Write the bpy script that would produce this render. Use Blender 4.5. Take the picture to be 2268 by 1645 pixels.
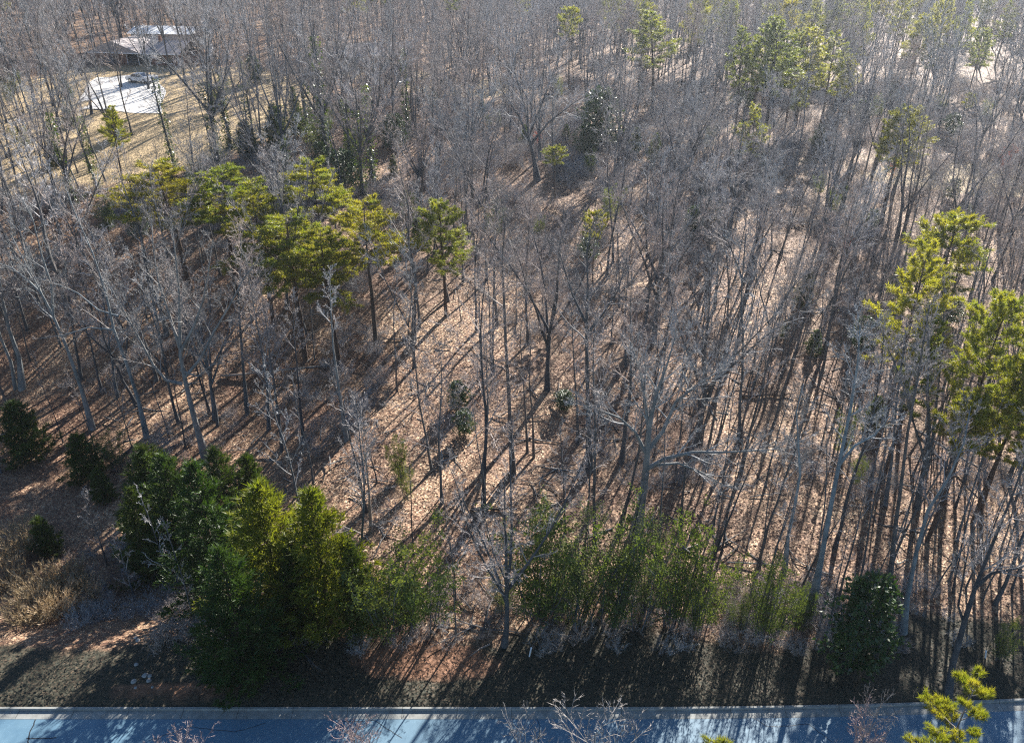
import bpy, math, random
import numpy as np
from mathutils import Vector, Matrix, Quaternion, noise

for o in list(bpy.data.objects): bpy.data.objects.remove(o)
S = bpy.context.scene
C = S.collection
R = math.radians
PI = math.pi

# ------------------------------------------------------------------ camera, sky, sun, exposure
CAMH = 38.0; PITCH = R(30); FPX = 1766.0        # FPX: focal length in units of a 2268-pixel-wide picture
cam = bpy.data.objects.new('camera', bpy.data.cameras.new('camera')); C.objects.link(cam)
cam.location = (0, 0, CAMH); cam.rotation_euler = (PI/2-PITCH, 0, 0)
cam.data.sensor_width = 36; cam.data.lens = 36*FPX/2268; cam.data.clip_start = 0.5; cam.data.clip_end = 3000
S.camera = cam
SUN_AZ, SUN_EL = R(25.5), R(27)
W = bpy.data.worlds.new('World'); S.world = W; W.use_nodes = True
nt = W.node_tree; nt.nodes.clear()
sky = nt.nodes.new('ShaderNodeTexSky'); sky.sky_type = 'NISHITA'; sky.sun_disc = False
sky.sun_elevation = SUN_EL; sky.sun_rotation = SUN_AZ; sky.altitude = 200; sky.air_density = 1.2; sky.dust_density = 0.6; sky.ozone_density = 5.0
bg = nt.nodes.new('ShaderNodeBackground'); bg.inputs[1].default_value = 0.05
ow = nt.nodes.new('ShaderNodeOutputWorld'); nt.links.new(sky.outputs[0], bg.inputs[0]); nt.links.new(bg.outputs[0], ow.inputs[0])
sd = bpy.data.lights.new('sun', 'SUN'); sd.energy = 5.0; sd.angle = R(0.5); sd.color = (1.0, 0.945, 0.87)
sun = bpy.data.objects.new('sun', sd); C.objects.link(sun)
sv = Vector((math.sin(SUN_AZ)*math.cos(SUN_EL), math.cos(SUN_AZ)*math.cos(SUN_EL), math.sin(SUN_EL)))
sun.rotation_euler = sv.to_track_quat('Z', 'Y').to_euler(); sun.location = (60, 120, 90)
S.view_settings.view_transform = 'Standard'; S.view_settings.look = 'None'; S.view_settings.gamma = 1.0
S.view_settings.exposure = 1.78
S.render.engine = 'CYCLES'
cy = S.cycles
cy.max_bounces = 4; cy.diffuse_bounces = 1; cy.glossy_bounces = 2; cy.transmission_bounces = 3; cy.transparent_max_bounces = 4; cy.volume_bounces = 0
cy.use_denoising = False
cy.filter_width = 1.2

# ------------------------------------------------------------------ terrain and the pixel-to-ground helper
def ss(t):
    t = max(0.0, min(1.0, t)); return t*t*(3-2*t)
def kerbY(x): return 28.72 + (0.0011*(x-6)**2 if x > 6 else 0.0)
def terr(x, y):
    k = kerbY(x)
    if y < k: 
        nk = k-8.2
        return 0.0 if y > nk else 0.14+max(0, nk-y)*-0.02
    t = y-k
    z = 0.14 + 0.05*min(t, 16) + 0.25*ss((t-1)/6)
    left = ss((-x-5)/35)
    z += (7.0 + 3.0*left)*ss((y-45)/85) + 3.5*ss((y-110)/90)*(0.4+0.6*left)
    z -= 3.6*ss((-x-10)/16)*ss((y-31)/10)*(1-ss((y-62)/22))  # left gully, deepened so that its roadside bank falls into shade
    z += 0.25*math.sin(x*0.16+1)*math.sin(y*0.13)*ss((y-36)/20)
    z += noise.noise(Vector((x*.12, y*.12, 0)))*0.5*ss((y-33)/14)
    return z
cP, sP = math.cos(PITCH), math.sin(PITCH)
def ray(u, v):
    xc = u-1134.0; yc = 822.5-v
    return xc/FPX, (FPX*cP+yc*sP)/FPX, (-FPX*sP+yc*cP)/FPX
def ground(u, v):
    dx, dy, dz = ray(u, v); t = 20.0
    for i in range(4000):
        x, y, z = dx*t, dy*t, CAMH+dz*t
        if z <= terr(x, y): break
        t += 0.15 if t < 160 else .5
    return Vector((dx*t, dy*t, terr(dx*t, dy*t)))
def at_Y(u, v, Y):
    dx, dy, dz = ray(u, v); t = Y/dy
    return Vector((dx*t, Y, CAMH+dz*t))
def project(p):
    x, y, z = p[0], p[1], p[2]-CAMH
    f = y*cP - z*sP; up = y*sP + z*cP
    return 1134+FPX*x/f, 822.5-FPX*up/f

# ------------------------------------------------------------------ materials
def mat(name):
    m = bpy.data.materials.new(name); m.use_nodes = True
    n = m.node_tree; n.nodes.clear(); return m, n
def N(n, t, **kw):
    x = n.nodes.new(t)
    for k, v in kw.items():
        if hasattr(x, k): setattr(x, k, v)
        else: x.inputs[k.replace('_', ' ')].default_value = v
    return x
def ramp(n, fac, stops):
    r = n.nodes.new('ShaderNodeValToRGB'); e = r.color_ramp.elements
    while len(e) < len(stops): e.new(0.5)
    for i, (p, c) in enumerate(stops): e[i].position = p; e[i].color = (*c, 1)
    n.links.new(fac, r.inputs[0]); return r.outputs[0]
def mix(n, fac, a, b, bt='MIX'):
    m = n.nodes.new('ShaderNodeMix'); m.data_type = 'RGBA'; m.blend_type = bt
    for k, v in ((0, fac), (6, a), (7, b)):
        if isinstance(v, (int, float)): m.inputs[k].default_value = v
        elif isinstance(v, tuple): m.inputs[k].default_value = (*v, 1)
        else: n.links.new(v, m.inputs[k])
    return m.outputs[2]
def finish(n, col, rough=0.8, spec=0.3, bump=None, metal=0.0, bstr=0.5, bdist=0.02):
    p = n.nodes.new('ShaderNodeBsdfPrincipled')
    if isinstance(col, tuple): p.inputs['Base Color'].default_value = (*col, 1)
    else: n.links.new(col, p.inputs['Base Color'])
    p.inputs['Roughness'].default_value = rough; p.inputs['Specular IOR Level'].default_value = spec; p.inputs['Metallic'].default_value = metal
    if bump is not None:
        b = n.nodes.new('ShaderNodeBump'); b.inputs['Strength'].default_value = bstr; b.inputs['Distance'].default_value = bdist
        n.links.new(bump, b.inputs['Height']); n.links.new(b.outputs[0], p.inputs['Normal'])
    o = n.nodes.new('ShaderNodeOutputMaterial'); n.links.new(p.outputs[0], o.inputs[0]); return p
def nz(n, scale, detail=4, src='Object', rough=.6):
    t = n.nodes.new('ShaderNodeTexCoord'); x = n.nodes.new('ShaderNodeTexNoise'); x.inputs['Scale'].default_value = scale; x.inputs['Detail'].default_value = detail
    x.inputs['Roughness'].default_value = rough
    n.links.new(t.outputs[src], x.inputs['Vector']); return x.outputs['Fac']
def simple(name, col, rough=.7, spec=.3, var=.25, scale=3.0, metal=0):
    m, n = mat(name); c2 = tuple(c*(1-var) for c in col); c3 = tuple(min(1, c*(1+var)) for c in col)
    f = nz(n, scale); finish(n, ramp(n, f, [(.3, c2), (.7, c3)]), rough, spec, metal=metal); return m
def bark(name, a, b, rough=.85, spec=.2):
    m, n = mat(name)
    oi = n.nodes.new('ShaderNodeObjectInfo')
    f = nz(n, 1.3, 6); c = ramp(n, f, [(.32, a), (.68, b)])
    f2 = nz(n, 14, 3); c = mix(n, f2, c, mix(n, 1.0, c, (.62, .6, .6), 'MULTIPLY'))
    tint = ramp(n, oi.outputs['Random'], [(0, (.55, .56, .60)), (.3, (1, .97, .93)), (.55, (1.15, 1.0, .90)), (.8, (.85, .93, .96)), (1, (1.3, 1.33, 1.35))])
    c = mix(n, 1.0, c, tint, 'MULTIPLY')
    finish(n, c, rough, spec, bump=f2, bstr=.6, bdist=.03); return m
def leafy(name, stops, trans=.45, rough=.5, spec=.35, scale=.9, tint=(1.3, 1.35, .5)):
    m, n = mat(name)
    oi = n.nodes.new('ShaderNodeObjectInfo')
    f = nz(n, scale, 3)
    ad = n.nodes.new('ShaderNodeMath'); ad.operation = 'MULTIPLY_ADD'; n.links.new(oi.outputs['Random'], ad.inputs[0]); ad.inputs[1].default_value = .35; n.links.new(f, ad.inputs[2])
    c = ramp(n, ad.outputs[0], stops)
    p = n.nodes.new('ShaderNodeBsdfPrincipled'); n.links.new(c, p.inputs['Base Color']); p.inputs['Roughness'].default_value = rough; p.inputs['Specular IOR Level'].default_value = spec
    t = n.nodes.new('ShaderNodeBsdfTranslucent'); tc = mix(n, 1.0, c, tint, 'MULTIPLY'); n.links.new(tc, t.inputs[0])
    ms = n.nodes.new('ShaderNodeMixShader'); ms.inputs[0].default_value = trans
    n.links.new(p.outputs[0], ms.inputs[1]); n.links.new(t.outputs[0], ms.inputs[2])
    o = n.nodes.new('ShaderNodeOutputMaterial'); n.links.new(ms.outputs[0], o.inputs[0]); return m

M = {}
M['bark'] = bark('grey_bark', (.075, .082, .088), (.17, .18, .19))
M['pale'] = bark('pale_bark', (.14, .17, .185), (.36, .39, .40))
M['dead'] = bark('dead_wood', (.26, .23, .20), (.46, .42, .38))
M['pinebark'] = bark('pine_bark', (.06, .045, .038), (.15, .11, .09))
M['twig'] = bark('twig_bark', (.34, .32, .31), (.60, .565, .55), rough=.7, spec=.25)  # lightened colour: holds the pale sheen of backlit twigs
M['paletwig'] = bark('pale_twig', (.23, .23, .225), (.40, .39, .38), rough=.7, spec=.25)
M['pinktwig'] = bark('pink_twig', (.30, .24, .24), (.50, .42, .41), rough=.7, spec=.25)
M['needle'] = leafy('pine_needles', [(.25, (.08, .11, .025)), (.5, (.19, .22, .035)), (.85, (.34, .31, .045))])
M['needle_y'] = leafy('yellow_pine_needles', [(.25, (.07, .10, .02)), (.5, (.17, .20, .03)), (.85, (.32, .27, .04))], trans=.5)
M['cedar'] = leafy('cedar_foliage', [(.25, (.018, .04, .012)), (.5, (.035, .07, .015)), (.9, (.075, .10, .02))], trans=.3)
M['cedar_y'] = leafy('sun_tinted_cedar_foliage', [(.25, (.04, .07, .015)), (.5, (.11, .14, .02)), (.9, (.24, .23, .03))], trans=.45)  # cedar again, with the yellow of sunlight put into the colour
M['wispy'] = leafy('wispy_foliage', [(.25, (.035, .06, .02)), (.5, (.08, .115, .03)), (.9, (.17, .19, .05))], trans=.4)
M['broad'] = leafy('broad_glossy_leaves', [(.25, (.02, .045, .015)), (.5, (.035, .07, .02)), (.9, (.06, .10, .03))], trans=.2, rough=.42, spec=.5)
M['ivy'] = leafy('ivy_leaves', [(.25, (.02, .045, .01)), (.5, (.05, .09, .012)), (.9, (.11, .14, .02))], trans=.3, rough=.35, spec=.5)
M['straw'] = leafy('straw', [(.25, (.22, .16, .09)), (.5, (.34, .26, .15)), (.9, (.52, .40, .27))], trans=.3, tint=(1.1, 1, .9))
M['rustleaf'] = leafy('rust_leaves', [(.25, (.20, .05, .03)), (.5, (.28, .08, .05)), (.9, (.32, .12, .05))], trans=.4, tint=(1.3, .8, .6))

# ground: leaf litter, straw lawn, verge grass
def ground_mat():
    m, n = mat('leaf_litter_ground')
    tc = n.nodes.new('ShaderNodeTexCoord')
    def vor(scale):
        v = n.nodes.new('ShaderNodeTexVoronoi'); v.inputs['Scale'].default_value = scale; v.inputs['Randomness'].default_value = 1
        d = n.nodes.new('ShaderNodeVectorMath'); d.operation = 'MULTIPLY_ADD'
        w = n.nodes.new('ShaderNodeTexNoise'); w.inputs['Scale'].default_value = 5; n.links.new(tc.outputs['Object'], w.inputs['Vector'])
        n.links.new(w.outputs['Color'], d.inputs[0]); d.inputs[1].default_value = (.25, .25, .25); n.links.new(tc.outputs['Object'], d.inputs[2])
        n.links.new(d.outputs[0], v.inputs['Vector']); return v
    v1 = vor(10.5); v2 = vor(4.0)
    sp = n.nodes.new('ShaderNodeSeparateColor'); n.links.new(v1.outputs['Color'], sp.inputs[0])
    sp2 = n.nodes.new('ShaderNodeSeparateColor'); n.links.new(v2.outputs['Color'], sp2.inputs[0])
    leaf = ramp(n, sp.outputs[0], [(0, (.05, .027, .02)), (.3, (.16, .085, .053)), (.6, (.32, .20, .115)), (.85, (.54, .385, .235)), (1, (.76, .62, .43))])
    leaf = mix(n, .3, leaf, ramp(n, sp2.outputs[1], [(0, (.09, .05, .045)), (.5, (.27, .16, .11)), (1, (.42, .29, .19))]))
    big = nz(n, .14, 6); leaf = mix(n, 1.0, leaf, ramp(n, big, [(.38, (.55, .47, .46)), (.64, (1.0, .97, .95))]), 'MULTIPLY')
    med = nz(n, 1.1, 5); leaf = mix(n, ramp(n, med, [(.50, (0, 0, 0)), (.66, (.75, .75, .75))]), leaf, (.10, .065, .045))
    g1 = nz(n, 30, 3); lawn = ramp(n, g1, [(.3, (.34, .25, .14)), (.7, (.56, .43, .27))])
    g3 = nz(n, .5, 4); lawn = mix(n, g3, lawn, mix(n, 1.0, lawn, (.75, .72, .6), 'MULTIPLY'))
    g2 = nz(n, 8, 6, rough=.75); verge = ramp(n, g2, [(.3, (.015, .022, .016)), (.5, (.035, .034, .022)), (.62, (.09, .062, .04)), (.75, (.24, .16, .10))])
    def at(name):
        a = n.nodes.new('ShaderNodeAttribute'); a.attribute_name = name
        e = nz(n, .6, 5); mm = n.nodes.new('ShaderNodeMath'); mm.operation = 'ADD'; n.links.new(a.outputs['Fac'], mm.inputs[0]); n.links.new(e, mm.inputs[1])
        r = n.nodes.new('ShaderNodeMapRange'); r.inputs[1].default_value = .85; r.inputs[2].default_value = 1.15; n.links.new(mm.outputs[0], r.inputs[0]); return r.outputs[0]
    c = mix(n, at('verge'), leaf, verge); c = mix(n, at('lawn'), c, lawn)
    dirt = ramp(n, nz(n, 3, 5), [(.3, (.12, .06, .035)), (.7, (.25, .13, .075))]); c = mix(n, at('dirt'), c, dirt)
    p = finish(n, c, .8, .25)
    # each leaf lies at its own tilt
    gm = n.nodes.new('ShaderNodeNewGeometry')
    off = n.nodes.new('ShaderNodeVectorMath'); off.operation = 'SUBTRACT'; n.links.new(v1.outputs['Color'], off.inputs[0]); off.inputs[1].default_value = (.5, .5, .5)
    sc = n.nodes.new('ShaderNodeVectorMath'); sc.operation = 'MULTIPLY_ADD'; n.links.new(off.outputs[0], sc.inputs[0]); sc.inputs[1].default_value = (1.0, 1.0, .2); n.links.new(gm.outputs['Normal'], sc.inputs[2])
    nn = n.nodes.new('ShaderNodeVectorMath'); nn.operation = 'NORMALIZE'; n.links.new(sc.outputs[0], nn.inputs[0])
    n.links.new(nn.outputs[0], p.inputs['Normal'])
    return m
M['ground'] = ground_mat()
def asphalt():
    m, n = mat('asphalt'); f = nz(n, .8, 8, rough=.75); g = nz(n, 45, 4)
    c = ramp(n, f, [(.3, (.08, .17, .25)), (.7, (.14, .25, .33))]); c = mix(n, g, c, mix(n, 1.0, c, (.7, .7, .7), 'MULTIPLY'))  # bluer than asphalt itself: the blue of the shade is in the colour
    finish(n, c, .6, .5, bump=g, bstr=.3, bdist=.01); return m
M['asphalt'] = asphalt()
M['concrete'] = simple('kerb_concrete', (.24, .245, .23), .8, .3, .25, 2.5)
M['driveconc'] = simple('bright_concrete', (.74, .70, .64), .7, .4, .08, .8)
M['crack'] = simple('crack_sealer', (.02, .02, .022), .5, .4)
M['whitepaint'] = simple('white_paint', (.75, .76, .78), .35, .5, .05)
M['glass'] = simple('dark_glass', (.02, .025, .03), .08, .8, .1)
M['rubber'] = simple('rubber', (.02, .02, .02), .8, .2)
M['chrome'] = simple('steel', (.5, .5, .52), .3, .5, .1, metal=.9)
M['tail'] = simple('tail_lamp_red', (.35, .02, .02), .25, .5)
M['brick'] = simple('brick_wall', (.22, .12, .09), .85, .2, .3, 6)
M['siding'] = simple('pale_siding', (.55, .53, .5), .7, .3, .06)
M['shingle'] = simple('grey_shingles', (.36, .32, .31), .85, .25, .25, 5)
M['metalroof'] = simple('bright_metal_roof', (.85, .85, .84), .5, .4, .04)
M['postwhite'] = simple('white_plastic', (.78, .8, .84), .4, .5, .03)
M['rock'] = simple('grey_rock', (.26, .26, .25), .85, .2, .35, 4)

# ------------------------------------------------------------------ mesh builder
class MB:
    def __init__(s): s.v = []; s.f = []
    def tube(s, pts, rad, n=5, cap=True):
        b = len(s.v); k = len(pts); ref = None
        for i in range(k):
            t = (pts[min(i+1, k-1)]-pts[max(i-1, 0)]).normalized()
            if ref is None:
                ref = t.orthogonal().normalized()
            else:
                ref = (ref - t*ref.dot(t)).normalized()
            w = t.cross(ref)
            for j in range(n):
                a = 2*PI*j/n; s.v.append(pts[i] + (ref*math.cos(a)+w*math.sin(a))*rad[i])
        for i in range(k-1):
            for j in range(n):
                q = b+i*n; s.f.append((q+j, q+(j+1) % n, q+n+(j+1) % n, q+n+j))
        if cap: s.f.append(tuple(b+(k-1)*n+j for j in range(n)))
    def tri(s, p, d, w):         # a thin tapering sliver from p along d
        sd_ = d.orthogonal(); 
        a = random.random()*PI; sd_ = (Quaternion(d, a) @ sd_).normalized()*w*.5
        b = len(s.v); s.v += [p-sd_, p+sd_, p+d]; s.f.append((b, b+1, b+2))
    def leaf(s, p, d, w, nrm=None):
        sd_ = (d.cross(nrm) if nrm is not None else d.orthogonal()).normalized()*w*.5
        b = len(s.v); s.v += [p, p+d*.5-sd_, p+d, p+d*.5+sd_]; s.f.append((b, b+1, b+2, b+3))
    def box(s, lo, hi, mtx=None):
        b = len(s.v)
        for z in (lo[2], hi[2]):
            for x, y in ((lo[0], lo[1]), (hi[0], lo[1]), (hi[0], hi[1]), (lo[0], hi[1])): s.v.append(Vector((x, y, z)))
        if mtx: 
            for i in range(b, b+8): s.v[i] = mtx @ s.v[i]
        s.f += [(b, b+3, b+2, b+1), (b+4, b+5, b+6, b+7), (b, b+1, b+5, b+4), (b+1, b+2, b+6, b+5), (b+2, b+3, b+7, b+6), (b+3, b, b+4, b+7)]
    def poly(s, pts):
        b = len(s.v); s.v += [Vector(p) for p in pts]; s.f.append(tuple(range(b, b+len(pts))))
    def prism(s, prof, y0, y1):      # profile in (x,z), extruded along y
        b = len(s.v); k = len(prof)
        for y in (y0, y1):
            for x, z in prof: s.v.append(Vector((x, y, z)))
        s.f.append(tuple(range(b, b+k))); s.f.append(tuple(range(b+2*k-1, b+k-1, -1)))
        for i in range(k): j = (i+1) % k; s.f.append((b+j, b+i, b+k+i, b+k+j))
    def mesh(s, name, m, smooth=False):
        me = bpy.data.meshes.new(name)
        me.from_pydata([tuple(v) for v in s.v], [], s.f); me.materials.append(m)
        if smooth: me.polygons.foreach_set('use_smooth', [True]*len(me.polygons))
        me.update(); return me
def link(name, me, parent=None):
    o = bpy.data.objects.new(name, me); C.objects.link(o)
    if parent: o.parent = parent
    return o
def tag(o, label=None, cat=None, group=None, kind=None):
    if label: o['label'] = label
    if cat: o['category'] = cat
    if group: o['group'] = group
    if kind: o['kind'] = kind
    return o
def empty(name, loc=(0, 0, 0), rot=(0, 0, 0)):
    o = bpy.data.objects.new(name, None); C.objects.link(o); o.location = loc; o.rotation_euler = rot; o.empty_display_size = .3; return o
rnd = random.Random(7)
def rv(r=rnd):
    while True:
        v = Vector((r.uniform(-1, 1), r.uniform(-1, 1), r.uniform(-1, 1)))
        if .01 < v.length < 1: return v.normalized()
def side_dir(d, ang, az):
    o = d.orthogonal().normalized(); o = Quaternion(d, az) @ o
    return (d*math.cos(ang)+o*math.sin(ang)).normalized()

# ------------------------------------------------------------------ bare tree generator
def limb(mb, p, d, L, r, lev, P, r_):
    """one limb and what grows on it"""
    if lev >= 3:
        # twig: two slivers, with smaller twigs on it
        w = P['tw']*(1.5 if lev == 3 else 1)
        d2 = (d+rv(r_)*.35+Vector((0, 0, .12))).normalized()
        mid = p+d*L*.5
        mb.tri(p, d*L*.62, w); mb.tri(mid, d2*L*.6, w*.8)
        if lev == 3:
            for i in range(P['n4']):
                t = r_.uniform(.2, 1); q = p+d*L*.5*t if t < .6 else mid+d2*L*.5*(t-.6)
                dd = side_dir(d, r_.uniform(.5, 1.1), r_.uniform(0, 6.28)); dd.z += .15
                mb.tri(q, dd.normalized()*L*r_.uniform(.35, .75), P['tw']*.8)
        return
    ns = 5 if lev == 1 else 4
    pts = [p.copy()]; rad = [r]; q = p.copy(); dd = d.copy()
    for i in range(ns):
        dd = (dd+rv(r_)*P['wob']+Vector((0, 0, P['trop']))).normalized()
        q = q+dd*L/ns; pts.append(q.copy()); rad.append(max(.008, r*(1-.85*(i+1)/ns)))
    mb.tube(pts, rad, 4 if lev == 1 else 3, cap=False)
    nch = P['n2'] if lev == 1 else P['n3']
    for i in range(nch):
        t = .18+.82*(i+r_.random())/nch; f = min(t*ns, ns-.01); k = int(f); q = pts[k].lerp(pts[k+1], f-k)
        bd = (pts[k+1]-pts[k]).normalized()
        dd = side_dir(bd, r_.uniform(.45, .95), r_.uniform(0, 6.28))
        LL = L*r_.uniform(.3, .55)*(1.15-.5*t)
        limb(mb, q, dd, LL, max(.01, rad[k]*.55), lev+1, P, r_)
DEF = dict(n2=7, n3=6, n4=4, tw=.024, wob=.16, trop=.06)
def bare_tree(seed, H, r0, cb, spread, nprim, path=None, forks=None, sides=7, ang=(.6, 1.0), **kw):
    """path: trunk points relative to base; forks: list of extra leader paths"""
    r_ = random.Random(seed); random.seed(seed); P = dict(DEF); P.update(kw)
    T, K = MB(), MB()
    if path is None:
        n = 9; pts = [Vector((0, 0, -.3))]; d = Vector((0, 0, 1)); q = Vector((0, 0, 0))
        wb = P.get('twob', .085)
        for i in range(n):
            pts.append(q.copy()); d = (d+rv(r_)*wb+Vector((0, 0, .06))).normalized(); q = q+d*H/n
        pts.append(q)
    else:
        pts = [Vector(path[0])-Vector((0, 0, .4))]+[Vector(p) for p in path]
    def leader(pts, ra, rb, cb, nprim, Ls):
        n = len(pts)-1; rad = [ra+(rb-ra)*(i/n)**.8 for i in range(n+1)]
        if ra == r0: rad[0] = ra*1.5; rad[1] = ra*1.25
        T.tube(pts, rad, sides)
        for i in range(nprim):
            t = cb+(1-cb)*((i+r_.random())/nprim)**.85; f = min(t*n, n-.01); k = int(f); q = pts[k].lerp(pts[k+1], f-k)
            bd = (pts[k+1]-pts[k]).normalized()
            dd = side_dir(bd, r_.uniform(*ang)*(1.15-.45*t), i*2.4+r_.uniform(-.4, .4))
            s = (t-cb)/(1-cb); LL = Ls*(1.0-.62*s)*r_.uniform(.65, 1.1)*(.55+.45*min(1, s*4+.3))
            limb(K, q, dd, LL, rad[k]*r_.uniform(.35, .5), 1, P, r_)
    leader(pts, r0, P.get('rt', .02), cb, nprim, spread)
    for (ps, fr, fc, npn, fs) in (forks or []):
        leader([Vector(p) for p in ps], fr, .02, fc, npn, fs)
    return T, K
def zmax(me): 
    a = np.empty(len(me.vertices)*3, 'f'); me.vertices.foreach_get('co', a); return float(a[2::3].max())
class Proto:
    def __init__(s, T, K, mt, mk, nm='tree', kn='crown', extra=None):
        s.T = T.mesh(nm+'_trunk', mt, True); s.K = K.mesh(nm+'_'+kn, mk); s.kn = kn
        s.h = max(zmax(s.T), zmax(s.K)); s.extra = extra or []
        s.to = s.ko = None
def place(pr, name, loc, h, label, cat, group=None, rot=None, lean=(0, 0), wide=1.0):
    e = empty(name, loc, (lean[0], lean[1], rnd.uniform(0, 6.28) if rot is None else rot))
    s = h/pr.h; e.scale = (s*wide, s*wide, s)
    a = link('trunk', pr.T, e); b = link(pr.kn, pr.K, e)
    for nm, me in pr.extra: link(nm, me, e)
    if pr.to is None: pr.to, pr.ko = a, b
    tag(e, label, cat, group); occupied.append((loc[0], loc[1])); return e
occupied = []; guard = []
def height_at(base, vtop, ushift=0):
    # height of a vertical thing on BASE whose top shows at picture row vtop
    xc = 0; yc = 822.5-vtop; dy = (FPX*cP+yc*sP)/FPX; dz = (-FPX*sP+yc*cP)/FPX
    return CAMH+dz*base.y/dy-base.z

# ------------------------------------------------------------------ evergreen generators
def pine(seed, H, r0, cb, Rr, nb, shape='round', tufts=10, ln=.36, dens=16, wid=.055, twob=.03):
    r_ = random.Random(seed); random.seed(seed); T, K = MB(), MB()
    n = 9; pts = [Vector((0, 0, -.3))]; d = Vector((0, 0, 1)); q = Vector((0, 0, 0))
    for i in range(n):
        pts.append(q.copy()); d = (d+rv(r_)*twob+Vector((0, 0, .08))).normalized(); q = q+d*H*.97/n
    pts.append(q); m = len(pts)-1
    rad = [r0*(1-.9*(i/m)**1.1) for i in range(m+1)]; rad[0] *= 1.3; T.tube(pts, rad, 7)
    def tuft(p, d, l=ln, k=dens):
        for i in range(k):
            dd = (d*.55+rv(r_)); dd.z += .25; dd = dd.normalized()
            K.tri(p+rv(r_)*l*.25, dd*l*r_.uniform(.6, 1.1), wid)
    for i in range(nb):
        s = (i+r_.random())/nb; t = cb+(1-cb)*s*.98; f = min(t*m, m-.01); k = int(f); q = pts[k].lerp(pts[k+1], f-k)
        az = i*2.4+r_.uniform(-.5, .5)
        if shape == 'round': L = Rr*math.sqrt(max(.05, 1-(2*s-.85)**2*.75))*r_.uniform(.6, 1.1); el = -.15+.95*s
        elif shape == 'layer': L = Rr*(1-.72*s**1.3)*r_.uniform(.6, 1.12); el = .02+.38*s
        elif shape == 'cone': L = Rr*(1.03-s)*r_.uniform(.7, 1.1); el = .1+.5*s
        else: L = Rr*(.4+.6*math.sin(PI*min(1, s+.15)))*r_.uniform(.5, 1.15); el = .0+.8*s
        if s < .22 and r_.random() < .45: L *= .5
        d = Vector((math.cos(az)*math.cos(el), math.sin(az)*math.cos(el), math.sin(el)))
        bp = [q.copy()]; dd = d.copy(); ns = 5
        for j in range(ns):
            dd = (dd+rv(r_)*.13+Vector((0, 0, .06 if shape != 'layer' else .0))).normalized(); bp.append(bp[-1]+dd*L/ns)
        T.tube(bp, [max(.012, r0*.28*(1-s*.6)*(1-.85*j/ns)) for j in range(ns+1)], 3, cap=False)
        nt_ = max(2, int(tufts*L/2.2))
        for j in range(nt_):
            g = .3+.7*(j+r_.random())/nt_; ff = min(g*ns, ns-.01); kk = int(ff); b = bp[kk].lerp(bp[kk+1], ff-kk)
            bd = (bp[kk+1]-bp[kk]).normalized()
            sgn = 1 if j % 2 else -1
            up = Vector((0, 0, 1)); lat = bd.cross(up).normalized()*sgn
            if shape == 'layer': sdv = (bd*.8+lat*r_.uniform(.5, 1)+Vector((0, 0, r_.uniform(-.05, .2)))).normalized()
            else: sdv = side_dir(bd, r_.uniform(.4, 1.0), r_.uniform(0, 6.28)); sdv.z += .3; sdv.normalize()
            SL = L*r_.uniform(.18, .36)
            T.tri(b, sdv*SL, .03)
            for w in range(3):
                tuft(b+sdv*SL*(.4+.3*w), sdv)
        tuft(bp[-1], dd)
    tuft(pts[-1], Vector((0, 0, 1))); return T, K
def cedar(seed, H, Rr, cb=.04, n=2600, ln=.34, wid=.05, shape='cone', k=7, bumps=1.0):
    """dense evergreen: many upswept branches, each a plume of short slivers; lengths vary a lot so the outline is ragged"""
    r_ = random.Random(seed); random.seed(seed); T, K = MB(), MB()
    T.tube([Vector((0, 0, -.3)), Vector((.03, 0, H*.4)), Vector((0, .03, H*.93))], [.14, .09, .02], 6)
    nb = n//18
    for i in range(nb):
        s = ((i+r_.random())/nb)**1.1; az = i*2.39996+r_.uniform(-.3, .3)
        L = Rr*((1-s)**.8*(.7+.3*min(1, s*5)))*r_.choice((.6, .8, .95, 1.05, 1.3))*r_.uniform(.85, 1.15)+.25
        el = r_.uniform(.15, .55)+.5*s
        d = Vector((math.cos(az)*math.cos(el), math.sin(az)*math.cos(el), math.sin(el)))
        q = Vector((0, 0, H*(cb+(.97-cb)*s)-L*.25)); T.tri(q, d*L, .05)
        m_ = max(4, int(18*L/Rr*1.3))
        for j in range(m_):
            f = .25+.8*(j+r_.random())/m_; w = .34*L*(1.15-f)*bumps
            p = q+d*L*f+rv(r_)*w+Vector((0, 0, .12*f*f*L))
            for h in range(k):
                dd = (d*.9+rv(r_)*.8+Vector((0, 0, .15))).normalized(); K.tri(p+rv(r_)*.08, dd*ln*r_.uniform(.4, 1.15), wid*1.3)
    for j in range(50): K.tri(Vector((0, 0, H*(.9+.08*r_.random()))), (Vector((0, 0, 1.2))+rv(r_)*.6).normalized()*ln, wid)
    return T, K
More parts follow.
